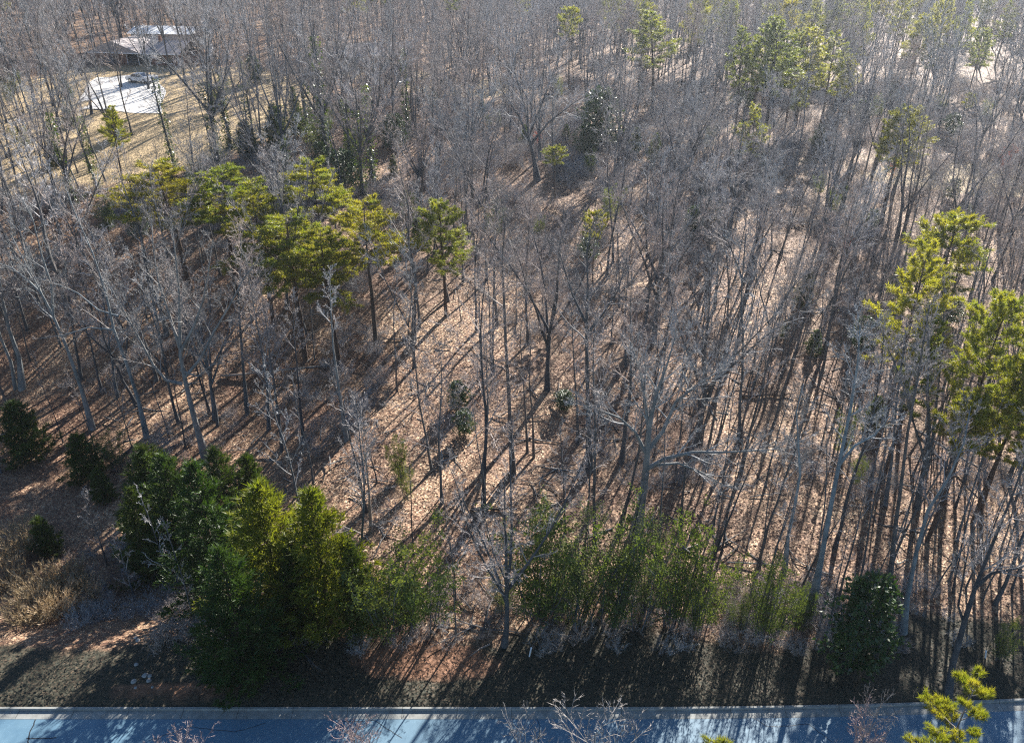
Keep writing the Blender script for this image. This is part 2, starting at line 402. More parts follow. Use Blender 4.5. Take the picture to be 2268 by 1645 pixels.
def wispy(seed, H, Rr, stems=7, per=150, leaf=.13):
    r_ = random.Random(seed); random.seed(seed); T, K = MB(), MB()
    for s in range(stems):
        a = r_.uniform(0, 6.28); rr = Rr*math.sqrt(r_.random())*.75; h = H*r_.uniform(.65, 1)
        b = Vector((math.cos(a)*rr*.5, math.sin(a)*rr*.5, -.1)); pts = [b]; d = Vector((math.cos(a)*.16, math.sin(a)*.16, 1)).normalized()
        for i in range(6): d = (d+rv(r_)*.1).normalized(); pts.append(pts[-1]+d*h/6)
        T.tube(pts, [.035*(1-.8*i/6) for i in range(7)], 4, cap=False)
        for i in range(per//6):
            t = r_.uniform(.12, 1); f = min(t*6, 5.99); k = int(f); q = pts[k].lerp(pts[k+1], f-k)
            dd = Vector((r_.uniform(-1, 1), r_.uniform(-1, 1), r_.uniform(.1, .9))).normalized(); L = r_.uniform(.5, 1.3)*(1.2-t*.7)
            T.tri(q, dd*L, .015)
            for j in range(22):
                g = r_.uniform(.2, 1.05); K.leaf(q+dd*L*g+rv(r_)*.16, (dd*.5+rv(r_)).normalized()*leaf*r_.uniform(.6, 1.2), leaf*.5)
    return T, K
def broad(seed, H, Rr, n=900, leaf=.24):
    r_ = random.Random(seed); random.seed(seed); T, K = MB(), MB()
    T.tube([Vector((0, 0, -.2)), Vector((.05, 0, H*.5)), Vector((0, .05, H*.9))], [.07, .05, .015], 5)
    for i in range(n):
        s = r_.random(); az = r_.uniform(0, 6.28); prof = math.sqrt(max(.02, 1-(1.8*s-.8)**2))*(.75+.9*noise.noise(Vector((math.cos(az)*1.6, math.sin(az)*1.6, s*4+seed)))); rr = Rr*max(.1, prof+.15)*math.sqrt(r_.random())
        p = Vector((math.cos(az)*rr, math.sin(az)*rr, H*(.08+.85*s)+.5*noise.noise(Vector((math.cos(az)*rr*1.5, math.sin(az)*rr*1.5, seed)))))
        if i % 8 == 0: T.tri(Vector((0, 0, p.z*.7)), p-Vector((0, 0, p.z*.7)), .03)
        for j in range(4):
            dd = (Vector((math.cos(az), math.sin(az), .3))+rv(r_)*.9).normalized()
            K.leaf(p+rv(r_)*.12, dd*leaf*r_.uniform(.7, 1.2), leaf*.5, rv(r_))
    return T, K
def brush(seed, H, Rr, n=26, tw=.02):
    r_ = random.Random(seed); random.seed(seed); T, K = MB(), MB()
    for i in range(n):
        a = r_.uniform(0, 6.28); rr = Rr*.5*math.sqrt(r_.random()); b = Vector((math.cos(a)*rr, math.sin(a)*rr, -.05))
        d = Vector((math.cos(a)*r_.uniform(.1, .8), math.sin(a)*r_.uniform(.1, .8), 1)).normalized(); L = H*r_.uniform(.5, 1)
        m1 = b+d*L*.5; d2 = (d+rv(r_)*.35).normalized()
        (T if i < 8 else K).tri(b, d*L*.6, tw*1.5); K.tri(m1, d2*L*.55, tw)
        for j in range(8):
            t = r_.uniform(.2, 1); q = b+d*L*t*.6 if t < .6 else m1+d2*L*.5*(t-.5)
            dd = side_dir(d, r_.uniform(.5, 1.2), r_.uniform(0, 6.28)); l2 = L*r_.uniform(.15, .4)
            K.tri(q, dd*l2, tw*.8)
            for k in range(3): K.tri(q+dd*l2*r_.uniform(.3, 1), side_dir(dd, .7, r_.uniform(0, 6.28))*l2*.5, tw*.7)
    return T, K
def grass_clump(seed, H, Rr, n=260):
    r_ = random.Random(seed); random.seed(seed); K = MB(); T = MB()
    for i in range(n):
        a = r_.uniform(0, 6.28); rr = Rr*math.sqrt(r_.random()); b = Vector((math.cos(a)*rr*.5, math.sin(a)*rr*.5, -.05))
        d = Vector((math.cos(a)*r_.uniform(0, .6), math.sin(a)*r_.uniform(0, .6), 1)).normalized(); L = H*r_.uniform(.5, 1)
        (T if i % 3 else K).tri(b, d*L*.6, .035); top = b+d*L*.5; d2 = (d+rv(r_)*.3).normalized(); K.tri(top, d2*L*.45, .03)
        for j in range(5): K.tri(top+d2*L*r_.uniform(.2, .42), (d2+rv(r_)*.6).normalized()*.22, .045)
    return T, K

# ------------------------------------------------------------------ ground sheet
def masks(x, y):
    lawn = dirt = 0.0
    u, v = project((x, y, terr(x, y))) if y > 5 else (0, 9999)
    if 60 < y < 230 and x < 0:
        # straw lawn round the house
        dx = (x+62)/31; dy = (y-127)/32
        lawn = 1-ss((math.hypot(dx, dy)-.8)/.35)
        dx = (x+14)/26; dy = (y-158)/9
        lawn = max(lawn, .8*(1-ss((math.hypot(dx, dy)-.7)/.5)))
    if x > 30 and 60 < y < 180:
        dx = (x-70)/24; dy = (y-106)/6
        lawn = max(lawn, 1-ss((math.hypot(dx, dy)-.75)/.4))
        dx = (x-56)/22; dy = (y-112)/5
        lawn = max(lawn, .35*(1-ss((math.hypot(dx, dy)-.7)/.5)))
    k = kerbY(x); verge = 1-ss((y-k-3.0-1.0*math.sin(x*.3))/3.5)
    if y > k:
        dx = (x+5)/5.5; dy = (y-31.6)/1.6; dirt = .75*(1-ss((math.hypot(dx, dy)-.5)/.7))
        dx = (x+19)/6; dy = (y-29.6)/.9; dirt = max(dirt, .7*(1-ss((math.hypot(dx, dy)-.5)/.7)))
    return lawn, verge, dirt
xs = sorted(set([-700, -500, -380, -300, -250]+list(range(-220, -60, 5))+[x*1.0 for x in range(-60, 61)]+list(range(65, 225, 5))+[250, 300, 380, 500, 700]))
ys_near = [-300, -120, -40, 0, 8, 14, 18, 20]
ys = ys_near+[21+i*.5 for i in range(14)]
ys += [28.0, 28.4, 28.64, 28.87]+[29+i*.5 for i in range(2, 60)]+[60+i for i in range(0, 110)]+list(range(170, 300, 5))+[300, 320, 350, 400, 500, 650, 900]
ys = sorted(set(ys))
gv = []; gi = {}
for j, y in enumerate(ys):
    for i, x in enumerate(xs):
        yy = y
        # rows near the kerb follow its bend
        w = max(0, 1-abs(y-28.87)/12); yy = y+(kerbY(x)-28.72)*w if y > 0 and abs(x) < 230 else y
        z = terr(x, yy)
        gi[(i, j)] = len(gv)
        if y <= 28.7 and y >= 20: z = -.03
        gv.append((x, yy, z))
gf = [(gi[i, j], gi[i+1, j], gi[i+1, j+1], gi[i, j+1]) for j in range(len(ys)-1) for i in range(len(xs)-1)]
gm = bpy.data.meshes.new('ground'); gm.from_pydata(gv, [], gf); gm.materials.append(M['ground'])
gm.polygons.foreach_set('use_smooth', [True]*len(gm.polygons))
mk = [masks(x, y) for x, y, z in gv]
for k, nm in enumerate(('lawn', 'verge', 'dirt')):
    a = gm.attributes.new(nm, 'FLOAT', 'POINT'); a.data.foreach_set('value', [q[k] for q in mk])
tag(link('ground', gm), kind='structure')

# ------------------------------------------------------------------ road, gutter, kerb
def strip(name, f0, f1, z0, z1, m, x0=-120, x1=120, step=1.5, gap=0):
    b = MB(); n = int((x1-x0)/step)
    for i in range(n):
        a = x0+i*step; c = a+step-gap
        b.poly([(a, f0(a), z0), (c, f0(c), z0), (c, f1(c), z1), (a, f1(a), z1)])
    return b
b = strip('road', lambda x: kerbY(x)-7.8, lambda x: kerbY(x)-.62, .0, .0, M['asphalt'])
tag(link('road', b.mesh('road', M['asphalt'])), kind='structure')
b = strip('gutter', lambda x: kerbY(x)-.64, lambda x: kerbY(x)-.13, .006, .022, None, step=3.0, gap=.02)
tag(link('gutter', b.mesh('gutter', M['concrete'])), kind='structure')
b = MB(); x = -120.0
while x < 120:
    c = x+2.98; pr = [(0, -.05), (0, .10), (.035, .15), (.15, .15), (.15, -.05)]
    base = len(b.v)
    for xx in (x, c):
        for dy, z in pr: b.v.append(Vector((xx, kerbY(xx)-.13+dy, z)))
    k = len(pr)
    for i in range(k-1): b.f.append((base+i, base+k+i, base+k+i+1, base+i+1))
    b.f.append(tuple(base+i for i in range(k))); b.f.append(tuple(base+k+i for i in reversed(range(k)))); x += 3.0
tag(link('kerb', b.mesh('kerb', M['concrete'])), kind='structure')
# sealed cracks in the asphalt
def crack(pts, w):
    b = MB(); r_ = random.Random(3)
    P_ = [ground(u, v) for u, v in pts]; Q = []
    for a, c in zip(P_, P_[1:]):
        for i in range(8): Q.append(a.lerp(c, i/8)+Vector((r_.uniform(-.03, .03), r_.uniform(-.03, .03), 0)))
    for a, c in zip(Q, Q[1:]):
        t = (c-a).normalized(); s_ = Vector((-t.y, t.x, 0))*w/2
        b.poly([Vector((p.x, p.y, .005)) for p in (a-s_, c-s_, c+s_, a+s_)])
    return b
for pts in ([(88, 1578), (66, 1622), (60, 1660)], [(60, 1637), (95, 1636), (128, 1634)]):
    tag(link('road_crack', crack(pts, .06).mesh('road_crack', M['crack'])), kind='structure')

for k, pts in enumerate([[(700, 1580), (760, 1600), (830, 1596), (900, 1640)], [(1180, 1574), (1196, 1610), (1190, 1655)], [(1640, 1572), (1700, 1612), (1790, 1606), (1850, 1650)], [(330, 1640), (420, 1610), (520, 1622), (600, 1600)]]):
    tag(link('road_crack', crack(pts, .028).mesh('road_crack', M['crack'])), kind='structure')

# ------------------------------------------------------------------ driveway, house, car
def sheet(name, px, m, dz=.05, nsub=14):
    # a slab laid on the ground through four picture corners (order round the edge)
    c = [ground(u, v) for u, v in px]; b = MB()
    for j in range(nsub+1):
        for i in range(nsub+1):
            s, t = i/nsub, j/nsub; w_ = noise.noise(Vector((t*3, s*3, 5)))*.05; s2 = s+(w_-.05*math.sin(PI*t))*(1-2*s)*abs(1-2*s); t2 = t+(w_-.05*math.sin(PI*s))*(1-2*t)*abs(1-2*t); s, t = s2, t2; p = c[0].lerp(c[1], s).lerp(c[3].lerp(c[2], s), t)
            b.v.append(Vector((p.x, p.y, terr(p.x, p.y)+dz)))
    for j in range(nsub):
        for i in range(nsub): q = j*(nsub+1)+i; b.f.append((q, q+1, q+nsub+2, q+nsub+1))
    return tag(link(name, b.mesh(name, m)), kind='structure')
sheet('driveway', [(165, 243), (360, 252), (350, 168), (215, 172)], M['driveconc'], .05)
0 and sheet('parking_apron', [(2120, 392), (2330, 410), (2330, 372), (2150, 362)], M['driveconc'], .05)

hb = ground(330, 158); hz = hb.z
hb = ground(296, 150); house = empty('house', (hb.x-.5, hb.y+2, hz-.2), (0, 0, R(-10))); house.scale = (.58, .75, .95)
tag(house, 'brick house with low grey roof and open carport behind the white driveway', 'house')
def part(name, b, m, par, smooth=False): return link(name, b.mesh(name, m, smooth), par)
b = MB(); b.box((-14, 0, 0), (-2, .25, 2.7)); b.box((-14, .25, 0), (-13.75, 10, 2.7)); b.box((-14, 10, 0), (16, 10.25, 2.7)); b.box((15.75, 0, 0), (16, 10, 2.7)); b.box((6, 0, 0), (15.75, .25, 2.7)); b.box((-2, 5, 0), (6, 5.25, 2.7))
wl = part('wall', b, M['brick'], house)
for x0 in (-12, -8, 8, 12):
    b = MB(); b.box((x0, -.05, 1.0), (x0+1.4, .04, 2.2)); w_ = part('window', b, M['glass'], house)
    b = MB(); b.box((x0-.12, -.12, .88), (x0+1.52, .0, .99)); part('sill', b, M['whitepaint'], w_)
b = MB(); b.box((0, 4.9, 0), (1, 5.0, 2.1)); part('door', b, M['whitepaint'], house)
for x0 in (-2, 2, 5.8):
    b = MB(); b.box((x0, -.6, 0), (x0+.15, -.45, 2.6)); part('carport_post', b, M['whitepaint'], house)
b = MB(); b.prism([(-15, 2.7), (-15, 2.85), (-6, 4.9), (3, 2.85), (3, 2.7)], -1, 11); part('roof', b, M['shingle'], house)
b = MB(); b.poly([(3.0, -1, 2.75), (17, -1, 2.75), (17, 5, 4.6), (3.0, 5, 4.6)]); b.poly([(3.0, 5, 4.6), (17, 5, 4.6), (17, 11, 2.75), (3.0, 11, 2.75)]); b.poly([(3, -1, 2.6), (17, -1, 2.6), (17, 11, 2.6), (3, 11, 2.6)])
rf = part('roof', b, M['shingle'], house)
b = MB(); b.box((-15.05, -1.12, 2.62), (17, -1.0, 2.8)); part('gutter', b, M['whitepaint'], house)
b = MB(); b.box((6.5, 4.2, 4.2), (7.3, 5.0, 5.5)); part('chimney', b, M['brick'], rf)
hb2 = ground(385, 112)
hb2 = ground(352, 112); shed = empty('outbuilding', (hb2.x, hb2.y+2, hb2.z), (0, 0, R(-6))); shed.scale = (.68, .8, 1)
tag(shed, 'outbuilding with bright white metal roof behind the brick house', 'outbuilding')
b = MB(); b.box((-9, 0, 0), (9, 9, 2.8)); part('wall', b, M['siding'], shed)
b = MB(); b.poly([(-10, -.8, 2.85), (10, -.8, 2.85), (10, 4.5, 3.9), (-10, 4.5, 3.9)]); b.poly([(-10, 4.5, 3.9), (10, 4.5, 3.9), (10, 9.8, 2.85), (-10, 9.8, 2.85)]); b.poly([(-10, -.8, 2.82), (-10, 4.5, 3.87), (-10, 9.8, 2.82)]); b.poly([(10, -.8, 2.82), (10, 9.8, 2.82), (10, 4.5, 3.87)])
part('roof', b, M['metalroof'], shed)
b = MB(); b.box((-3, -.06, .0), (1, .02, 2.3)); part('garage_door', b, M['whitepaint'], shed)
hb3 = ground(830, 158)
h2 = empty('cottage', (hb3.x, hb3.y+2, hb3.z-.2), (0, 0, R(12)))
tag(h2, 'low cottage with dark shingled roof half hidden behind ivy covered trees', 'house')
b = MB(); b.box((-7, 0, 0), (7, 8, 2.6)); part('wall', b, M['siding'], h2)
b = MB(); b.prism([(0, 0), (0, 0)], 0, 0) if False else b.poly([(-7.6, -.7, 2.6), (7.6, -.7, 2.6), (7.6, 4, 4.4), (-7.6, 4, 4.4)]); b.poly([(-7.6, 4, 4.4), (7.6, 4, 4.4), (7.6, 8.7, 2.6), (-7.6, 8.7, 2.6)]); b.poly([(-7.2, 0, 2.6), (-7.2, 4, 4.3), (-7.2, 8, 2.6)]); b.poly([(7.2, 0, 2.6), (7.2, 8, 2.6), (7.2, 4, 4.3)])
part('roof', b, M['shingle'], h2)
for x0 in (-5, -1, 3):
    b = MB(); b.box((x0, -.06, 1), (x0+1.3, .02, 2.1)); part('window', b, M['glass'], h2)

cp = ground(312, 184)
car = empty('parked_car', (cp.x, cp.y, cp.z+.12), (0, 0, R(-18)))
tag(car, 'white compact car parked by the house at the top of the driveway', 'car')
b = MB()
prof = [(-2.25, .32), (-2.3, .62), (-2.15, .88), (-1.35, .98), (-.75, 1.42), (.75, 1.46), (1.55, 1.05), (2.1, .98), (2.25, .6), (2.2, .32)]
# body: cross-section narrows towards the roof
ring = []
for sgn, yy in ((-1, -.86), (-1, -.9), (1, .9), (1, .86)):
    ring.append([Vector((x, yy*(1-.22*ss((z-.85)/.55)), z)) for x, z in prof])
for a in range(3):
    base = len(b.v); b.v += ring[a]+ring[a+1]; k = len(prof)
    for i in range(k): j = (i+1) % k; b.f.append((base+i, base+j, base+k+j, base+k+i))
base = len(b.v); b.v += ring[0]; b.f.append(tuple(range(base, base+k))); base = len(b.v); b.v += ring[3]; b.f.append(tuple(reversed(range(base, base+k))))
body = part('body', b, M['whitepaint'], car)
for sgn in (-1, 1):
    for xa, xb, xc_, xd in ((-1.15, -.1, -.1, -.72), (.0, 1.25, .72, .0)):
        b = MB(); y1 = .905*sgn*(1-.22*ss((.95-.85)/.55))+.01*sgn; y2 = .905*sgn*(1-.22*ss((1.36-.85)/.55))+.012*sgn
        b.poly([(xa, y1, .98), (xb, y1, .98), (xc_, y2, 1.36), (xd, y2, 1.36)]); part('side_window', b, M['glass'], car)
    for wx in (-1.4, 1.4):
        b = MB(); b.tube([Vector((wx, .70*sgn, .32)), Vector((wx, .93*sgn, .32))], [.33, .33], 14); b.f.append(tuple(range(13, -1, -1))); w_ = part('wheel', b, M['rubber'], car)
        b = MB(); b.tube([Vector((wx, .9*sgn, .32)), Vector((wx, .945*sgn, .32))], [.2, .19], 12); part('rim', b, M['chrome'], w_)
    b = MB(); b.box((-2.31, sgn*.55-.2, .62), (-2.2, sgn*.55+.2, .8)); part('tail_light', b, M['tail'], car)
    b = MB(); b.box((2.15, sgn*.58-.18, .62), (2.27, sgn*.58+.18, .78)); part('headlight', b, M['chrome'], car)
b = MB(); b.poly([(-1.32, -.66, 1.02), (-1.32, .66, 1.02), (-.8, .62, 1.41), (-.8, -.62, 1.41)]); part('rear_window', b, M['glass'], car)
b = MB(); b.poly([(1.53, .66, 1.09), (1.53, -.66, 1.09), (.82, -.62, 1.45), (.82, .62, 1.45)]); part('windscreen', b, M['glass'], car)

# ------------------------------------------------------------------ prototypes
FOREST = []
for i in range(6):
    H = [17, 18, 16, 19, 17.5, 15][i]
    T, K = bare_tree(100+i, H, [.15, .2, .14, .21, .15, .12][i], [.38, .42, .5, .32, .5, .38][i], H*[.26, .25, .23, .29, .22, .24][i], [20, 19, 17, 23, 15, 17][i])
    FOREST.append(Proto(T, K, M['bark'], M['twig'], 'bare_tree'))
MID = []
for i in range(3):
    T, K = bare_tree(200+i, 11, .09, .3, 2.7, 13, twob=.09, n2=5, n3=5, n4=3)
    MID.append(Proto(T, K, M['bark'], M['twig'], 'understorey_tree'))
POLE = []
for i in range(4):
    T, K = bare_tree(300+i, [13, 14, 11, 12][i], [.09, .12, .08, .1][i], .6, 1.5, 8, twob=.06, sides=5, n2=4, n3=4, n4=2)
    POLE.append(Proto(T, K, M['bark'], M['twig'], 'slender_tree'))
VASE = []
for i in range(2):
    r_ = random.Random(400+i); fk = []
    for k in range(5):
        a = k*1.26+r_.uniform(-.3, .3); p = Vector((0, 0, 4.2+k*.4)); d = Vector((math.cos(a)*.55, math.sin(a)*.55, 1)).normalized(); ps = [p]
        for j in range(6): d = (d+rv(r_)*.1+Vector((0, 0, .04))).normalized(); ps.append(ps[-1]+d*1.9)
        fk.append((ps, .13, .15, 10, 3.0))
    T, K = bare_tree(400+i, 16, .26, .35, 3.6, 12, forks=fk)
    VASE.append(Proto(T, K, M['bark'], M['twig'], 'spreading_tree'))
FORK = []
for i in range(3):
    r_ = random.Random(450+i); H = 17; h0 = [5, 7.5, 3][i]; fk = []
    for k in range(2+i % 2):
        a = k*2.6+r_.uniform(-.4, .4); d = Vector((math.cos(a)*.38, math.sin(a)*.38, 1)).normalized(); ps = [Vector((0, 0, h0+.3*k))]
        for j in range(6): d = (d+rv(r_)*.12+Vector((0, 0, .05))).normalized(); ps.append(ps[-1]+d*(H-h0)/6.3)
        fk.append((ps, .10, .3, 12, 3.2))
    T, K = bare_tree(450+i, H*.95, [.19, .16, .22][i], .5, 3.4, 12, forks=fk, twob=.12)
    FORK.append(Proto(T, K, M['bark'], M['twig'], 'forked_tree'))
PINE = [Proto(*pine(500, 18, .2, .5, 3.0, 54), M['pinebark'], M['needle'], 'pine'),
        Proto(*pine(501, 18, .2, .5, 2.6, 46, 'col'), M['pinebark'], M['needle'], 'pine'),
        Proto(*pine(502, 17, .19, .7, 2.6, 36), M['pinebark'], M['needle_y'], 'pine'),
        Proto(*pine(503, 18, .2, .5, 2.8, 44, 'col'), M['pinebark'], M['needle'], 'pine')]
LAYER = [Proto(*pine(510+i, 15, .19, .62, 3.3, 40, 'layer', tufts=12, ln=.32, dens=16, wid=.055), M['pinebark'], M['needle_y'], 'layered_pine') for i in range(3)]
CEDAR = [Proto(*cedar(520, 9, 2.3), M['pinebark'], M['cedar'], 'cedar', 'foliage'),
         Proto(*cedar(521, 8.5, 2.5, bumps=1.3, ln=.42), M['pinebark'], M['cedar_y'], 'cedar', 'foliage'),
         Proto(*cedar(522, 6, 1.7, n=1500, bumps=1.4, ln=.4), M['pinebark'], M['cedar'], 'cedar', 'foliage')]
WISPY = [Proto(*wispy(530+i, 7, 1.9, stems=12+2*i, per=130, leaf=.14), M['bark'], M['wispy'], 'wispy_evergreen', 'foliage') for i in range(3)]
BROAD = [Proto(*broad(540, 5, 1.5), M['bark'], M['broad'], 'holly', 'foliage')]
BRUSH = [Proto(*brush(550+i, 1.7, 1.4), M['twig'], M['twig'], 'shrub', 'twigs') for i in range(3)]
STRAW = [Proto(*grass_clump(560+i, 2.3, 1.3), M['straw'], M['straw'], 'plume_grass', 'plumes') for i in range(2)]

# ------------------------------------------------------------------ key trees, traced trunk by trunk
def special(name, seed, pts, r0, spread, cb, nprim, label, forks=(), mt='bark', mk_='twig', cat='tree', group=None, dy=0, **kw):
    """pts: picture points of the trunk, root first; the root stands on the ground there"""
    g = ground(*pts[0]); Y = g.y
    a_ = [q for q in pts]+[q for f_ in forks for q in f_[0]]; guard.append((min(q[0] for q in a_)+10, min(q[1] for q in a_), max(q[0] for q in a_)-10, .7*max(q[1] for q in a_)+.3*min(q[1] for q in a_), Y))
    path = [at_Y(u, v, Y)-g for u, v in pts]; path[0] = Vector((0, 0, 0))
    for i, p in enumerate(path): p.y += dy*i/len(path)
    fk = []
    for k, (fp, fr, fc, fn, fs) in enumerate(forks):
        w = [at_Y(u, v, Y)-g for u, v in fp]
        sw = (1 if k % 2 else -1)*.22
        for i, p in enumerate(w): p.y += sw*i*1.2
        w[0].y = 0; fk.append((w, fr, fc, fn, fs))
    T, K = bare_tree(seed, 1, r0, cb, spread, nprim, path=path, forks=fk, sides=9, **kw)
    e = empty(name, g); link('trunk', T.mesh(name+'_trunk', M[mt], True), e); link('crown', K.mesh(name+'_crown', M[mk_]), e)
    tag(e, label, cat, group); occupied.append((g.x, g.y)); return e
# left: pale leaning trees
special('bare_tree', 1, [(205, 950), (180, 860), (148, 770), (118, 700), (92, 650), (60, 590), (22, 515)], .24, 4.2, .45, 12,
        'pale grey leaning tree, first big trunk left of the forked one, with whitish side limbs',
        forks=[([(118, 700), (118, 630), (100, 560), (85, 480), (60, 420)], .11, .2, 10, 3.2), ([(92, 650), (60, 625), (20, 600), (-30, 585)], .09, .2, 8, 2.6)], mt='pale', mk_='paletwig', tw=.021, n4=5)
special('bare_tree', 2, [(50, 862), (42, 790), (20, 730), (5, 660), (-5, 580), (-20, 480)], .30, 4.0, .5, 10, 'thick grey trunk at the far left standing behind the low green shrub',
        forks=[([(35, 862), (28, 800), (8, 740), (-10, 650), (-20, 560)], .2, .5, 6, 3.0)], mt='pale', mk_='paletwig', tw=.021, n4=5)
special('bare_tree', 3, [(325, 968), (308, 890), (282, 810), (252, 730), (235, 650), (205, 560), (165, 470), (140, 400)], .22, 4.0, .42, 14,
        'tall bare tree leaning left just left of the big forked grey tree, white horizontal limbs',
        forks=[([(252, 730), (200, 722), (150, 735), (95, 740)], .08, .3, 5, 1.6), ([(262, 700), (215, 690), (165, 655), (120, 640), (60, 625)], .085, .3, 6, 2.0)], mt='pale', mk_='paletwig', tw=.021, n4=5)
special('bare_tree', 4, [(458, 1022), (440, 960), (425, 905), (412, 850), (400, 790), (398, 720), (396, 640), (388, 560), (380, 490)], .34, 4.6, .52, 14,
        'big pale blue grey tree forking low into many spreading limbs on the left',
        forks=[([(404, 850), (370, 838), (345, 800), (318, 740), (285, 670), (250, 600)], .16, .25, 12, 3.4),
               ([(410, 835), (440, 800), (470, 740), (500, 690), (530, 630), (560, 590)], .15, .25, 12, 3.2),
               ([(400, 780), (432, 720), (455, 660), (470, 590), (482, 520)], .14, .3, 10, 3.0),
               ([(398, 770), (372, 700), (345, 630), (330, 560), (322, 490)], .13, .3, 10, 3.0),
               ([(400, 820), (440, 830), (475, 800), (520, 790)], .08, .3, 6, 2.2)], mt='pale', mk_='paletwig', tw=.021, n4=5)
special('bare_tree', 5, [(548, 918), (540, 830), (533, 740), (528, 660), (535, 560), (530, 500)], .19, 3.4, .55, 12, 'straight dark trunk right of the big forked grey tree')
special('bare_tree', 6, [(672, 975), (664, 890), (657, 800), (650, 730), (648, 650)], .14, 2.4, .6, 9, 'thin straight trunk in front of the yellow pines, left one of two')
special('bare_tree', 7, [(768, 975), (752, 870), (738, 770), (733, 690), (730, 600)], .17, 2.6, .65, 9, 'grey straight trunk below the yellow pines, right one of two', mt='pale')
special('bare_tree', 8, [(916, 762), (918, 690), (922, 620), (905, 540), (905, 460), (890, 400), (878, 330)], .24, 4.0, .5, 14, 'tree with light green tinged bark just right of the yellow pine group')
special('bare_tree', 9, [(1136, 1052), (1131, 960), (1126, 860), (1120, 760), (1116, 660), (1112, 580), (1118, 500), (1110, 440)], .22, 3.9, .55, 16, 'tall slim tree with straight trunk left of centre in the sunny leaf litter', mk_='paletwig')
special('bare_tree', 10, [(1305, 1045), (1304, 960), (1302, 880), (1300, 800), (1299, 720), (1302, 640), (1300, 560), (1310, 500)], .27, 4.2, .5, 16, 'straight dark trunked tree with flared root right of centre and pale upper branches',
        forks=[([(1300, 740), (1335, 690), (1365, 640), (1385, 570)], .12, .2, 10, 2.8), ([(1300, 720), (1270, 660), (1250, 600), (1235, 550)], .11, .2, 10, 2.8)], mk_='paletwig')
special('bare_tree', 11, [(1168, 1003), (1164, 920), (1158, 830), (1152, 750), (1158, 680)], .1, 2.2, .5, 9, 'thin trunk just behind the tall slim tree, left one of a close pair')
special('bare_tree', 12, [(1182, 1015), (1180, 930), (1172, 840), (1176, 760), (1170, 700)], .1, 2.0, .5, 9, 'thin trunk just behind the tall slim tree, right one of a close pair')
special('bare_tree', 13, [(1280, 985), (1278, 900), (1272, 820), (1268, 740), (1265, 680)], .12, 2.4, .55, 9, 'slim trunk close behind the straight dark trunk with flared root')
special('oak_tree', 14, [(1408, 1190), (1420, 1120), (1430, 1050), (1434, 990), (1440, 930), (1455, 870), (1480, 800), (1500, 730)], .42, 4.6, .55, 12,
        'massive spreading bare oak with thick low limbs above the wispy green saplings',
        forks=[([(1430, 1040), (1470, 1010), (1530, 990), (1600, 985), (1680, 975), (1740, 965)], .17, .25, 14, 3.2),
               ([(1432, 1000), (1470, 960), (1500, 900), (1560, 860), (1620, 830)], .18, .25, 14, 3.4),
               ([(1428, 1000), (1405, 950), (1370, 915), (1320, 890), (1270, 870)], .14, .25, 12, 2.8),
               ([(1436, 950), (1430, 890), (1420, 830), (1400, 770)], .13, .3, 10, 3.0),
               ([(1450, 1030), (1500, 1020), (1550, 1035), (1600, 1060), (1630, 1050)], .11, .25, 10, 2.2)], mt='pale', mk_='paletwig', tw=.021, n4=5)
for k, (pts, lab) in enumerate([([(238, 1252), (222, 1200), (200, 1140), (182, 1080)], 'thin leaning sapling stem left of the dark evergreen mass, upper one'),
        ([(388, 1325), (362, 1240), (335, 1160), (305, 1085)], 'long thin leaning stem in front of the dark evergreen mass'),
        ([(432, 1380), (408, 1290), (378, 1200), (362, 1150)], 'thin leaning stem touching the left side of the large dark cedar'),
        ([(300, 1330), (272, 1240), (255, 1170)], 'thin leaning stem between the straw plumes and the evergreen mass')]):
    special('slender_tree', 60+k, pts, .06, 1.5, .35, 12, lab, mt='bark', n2=4, n3=4, n4=3, cat='young tree')
special('bare_tree', 15, [(1370, 1180), (1395, 1090), (1415, 1000), (1425, 900), (1430, 800)], .16, 2.4, .6, 8, 'dark trunk leaning right just left of the massive oak')
special('bare_tree', 16, [(1505, 1180), (1512, 1100), (1518, 1040), (1530, 950), (1545, 850)], .13, 2.6, .5, 9, 'dark slim trunk just right of the massive oak')
special('bare_tree', 17, [(1738, 1260), (1745, 1190), (1760, 1120), (1772, 1050), (1768, 980), (1764, 910), (1780, 850)], .17, 3.0, .5, 12, 'slim pale tree with a bend in its trunk right of the massive oak', mt='pale', mk_='paletwig')
special('bare_tree', 18, [(1800, 1330), (1820, 1230), (1842, 1110), (1862, 1010), (1885, 900), (1900, 800), (1905, 720)], .24, 3.4, .55, 12, 'thick grey tree leaning right behind the roadside evergreens', mt='pale',
        forks=[([(1858, 1030), (1890, 980), (1930, 950), (1960, 900)], .1, .3, 8, 2.2)])
special('bare_tree', 19, [(1965, 1330), (1975, 1240), (1985, 1150), (1995, 1080), (2010, 960), (2030, 850), (2045, 760), (2060, 670)], .2, 2.6, .7, 8, 'long straight dark trunk rising under the big yellow green pine')
special('bare_tree', 20, [(2092, 1590), (2110, 1470), (2135, 1380), (2160, 1300), (2200, 1200), (2245, 1090), (2290, 960)], .24, 3.6, .5, 12, 'crooked dark tree leaning right at the road edge on the far right',
        forks=[([(2160, 1300), (2190, 1260), (2240, 1240), (2300, 1210)], .12, .3, 8, 2.2), ([(2135, 1380), (2128, 1350), (2150, 1270), (2175, 1180)], .08, .4, 6, 1.6)])
special('bare_tree', 21, [(2000, 1400), (2010, 1320), (2030, 1220), (2055, 1130), (2100, 1060), (2135, 980), (2150, 900)], .2, 3.2, .5, 12, 'crooked grey tree left of the roadside tree with the twin white limbs', mt='pale')
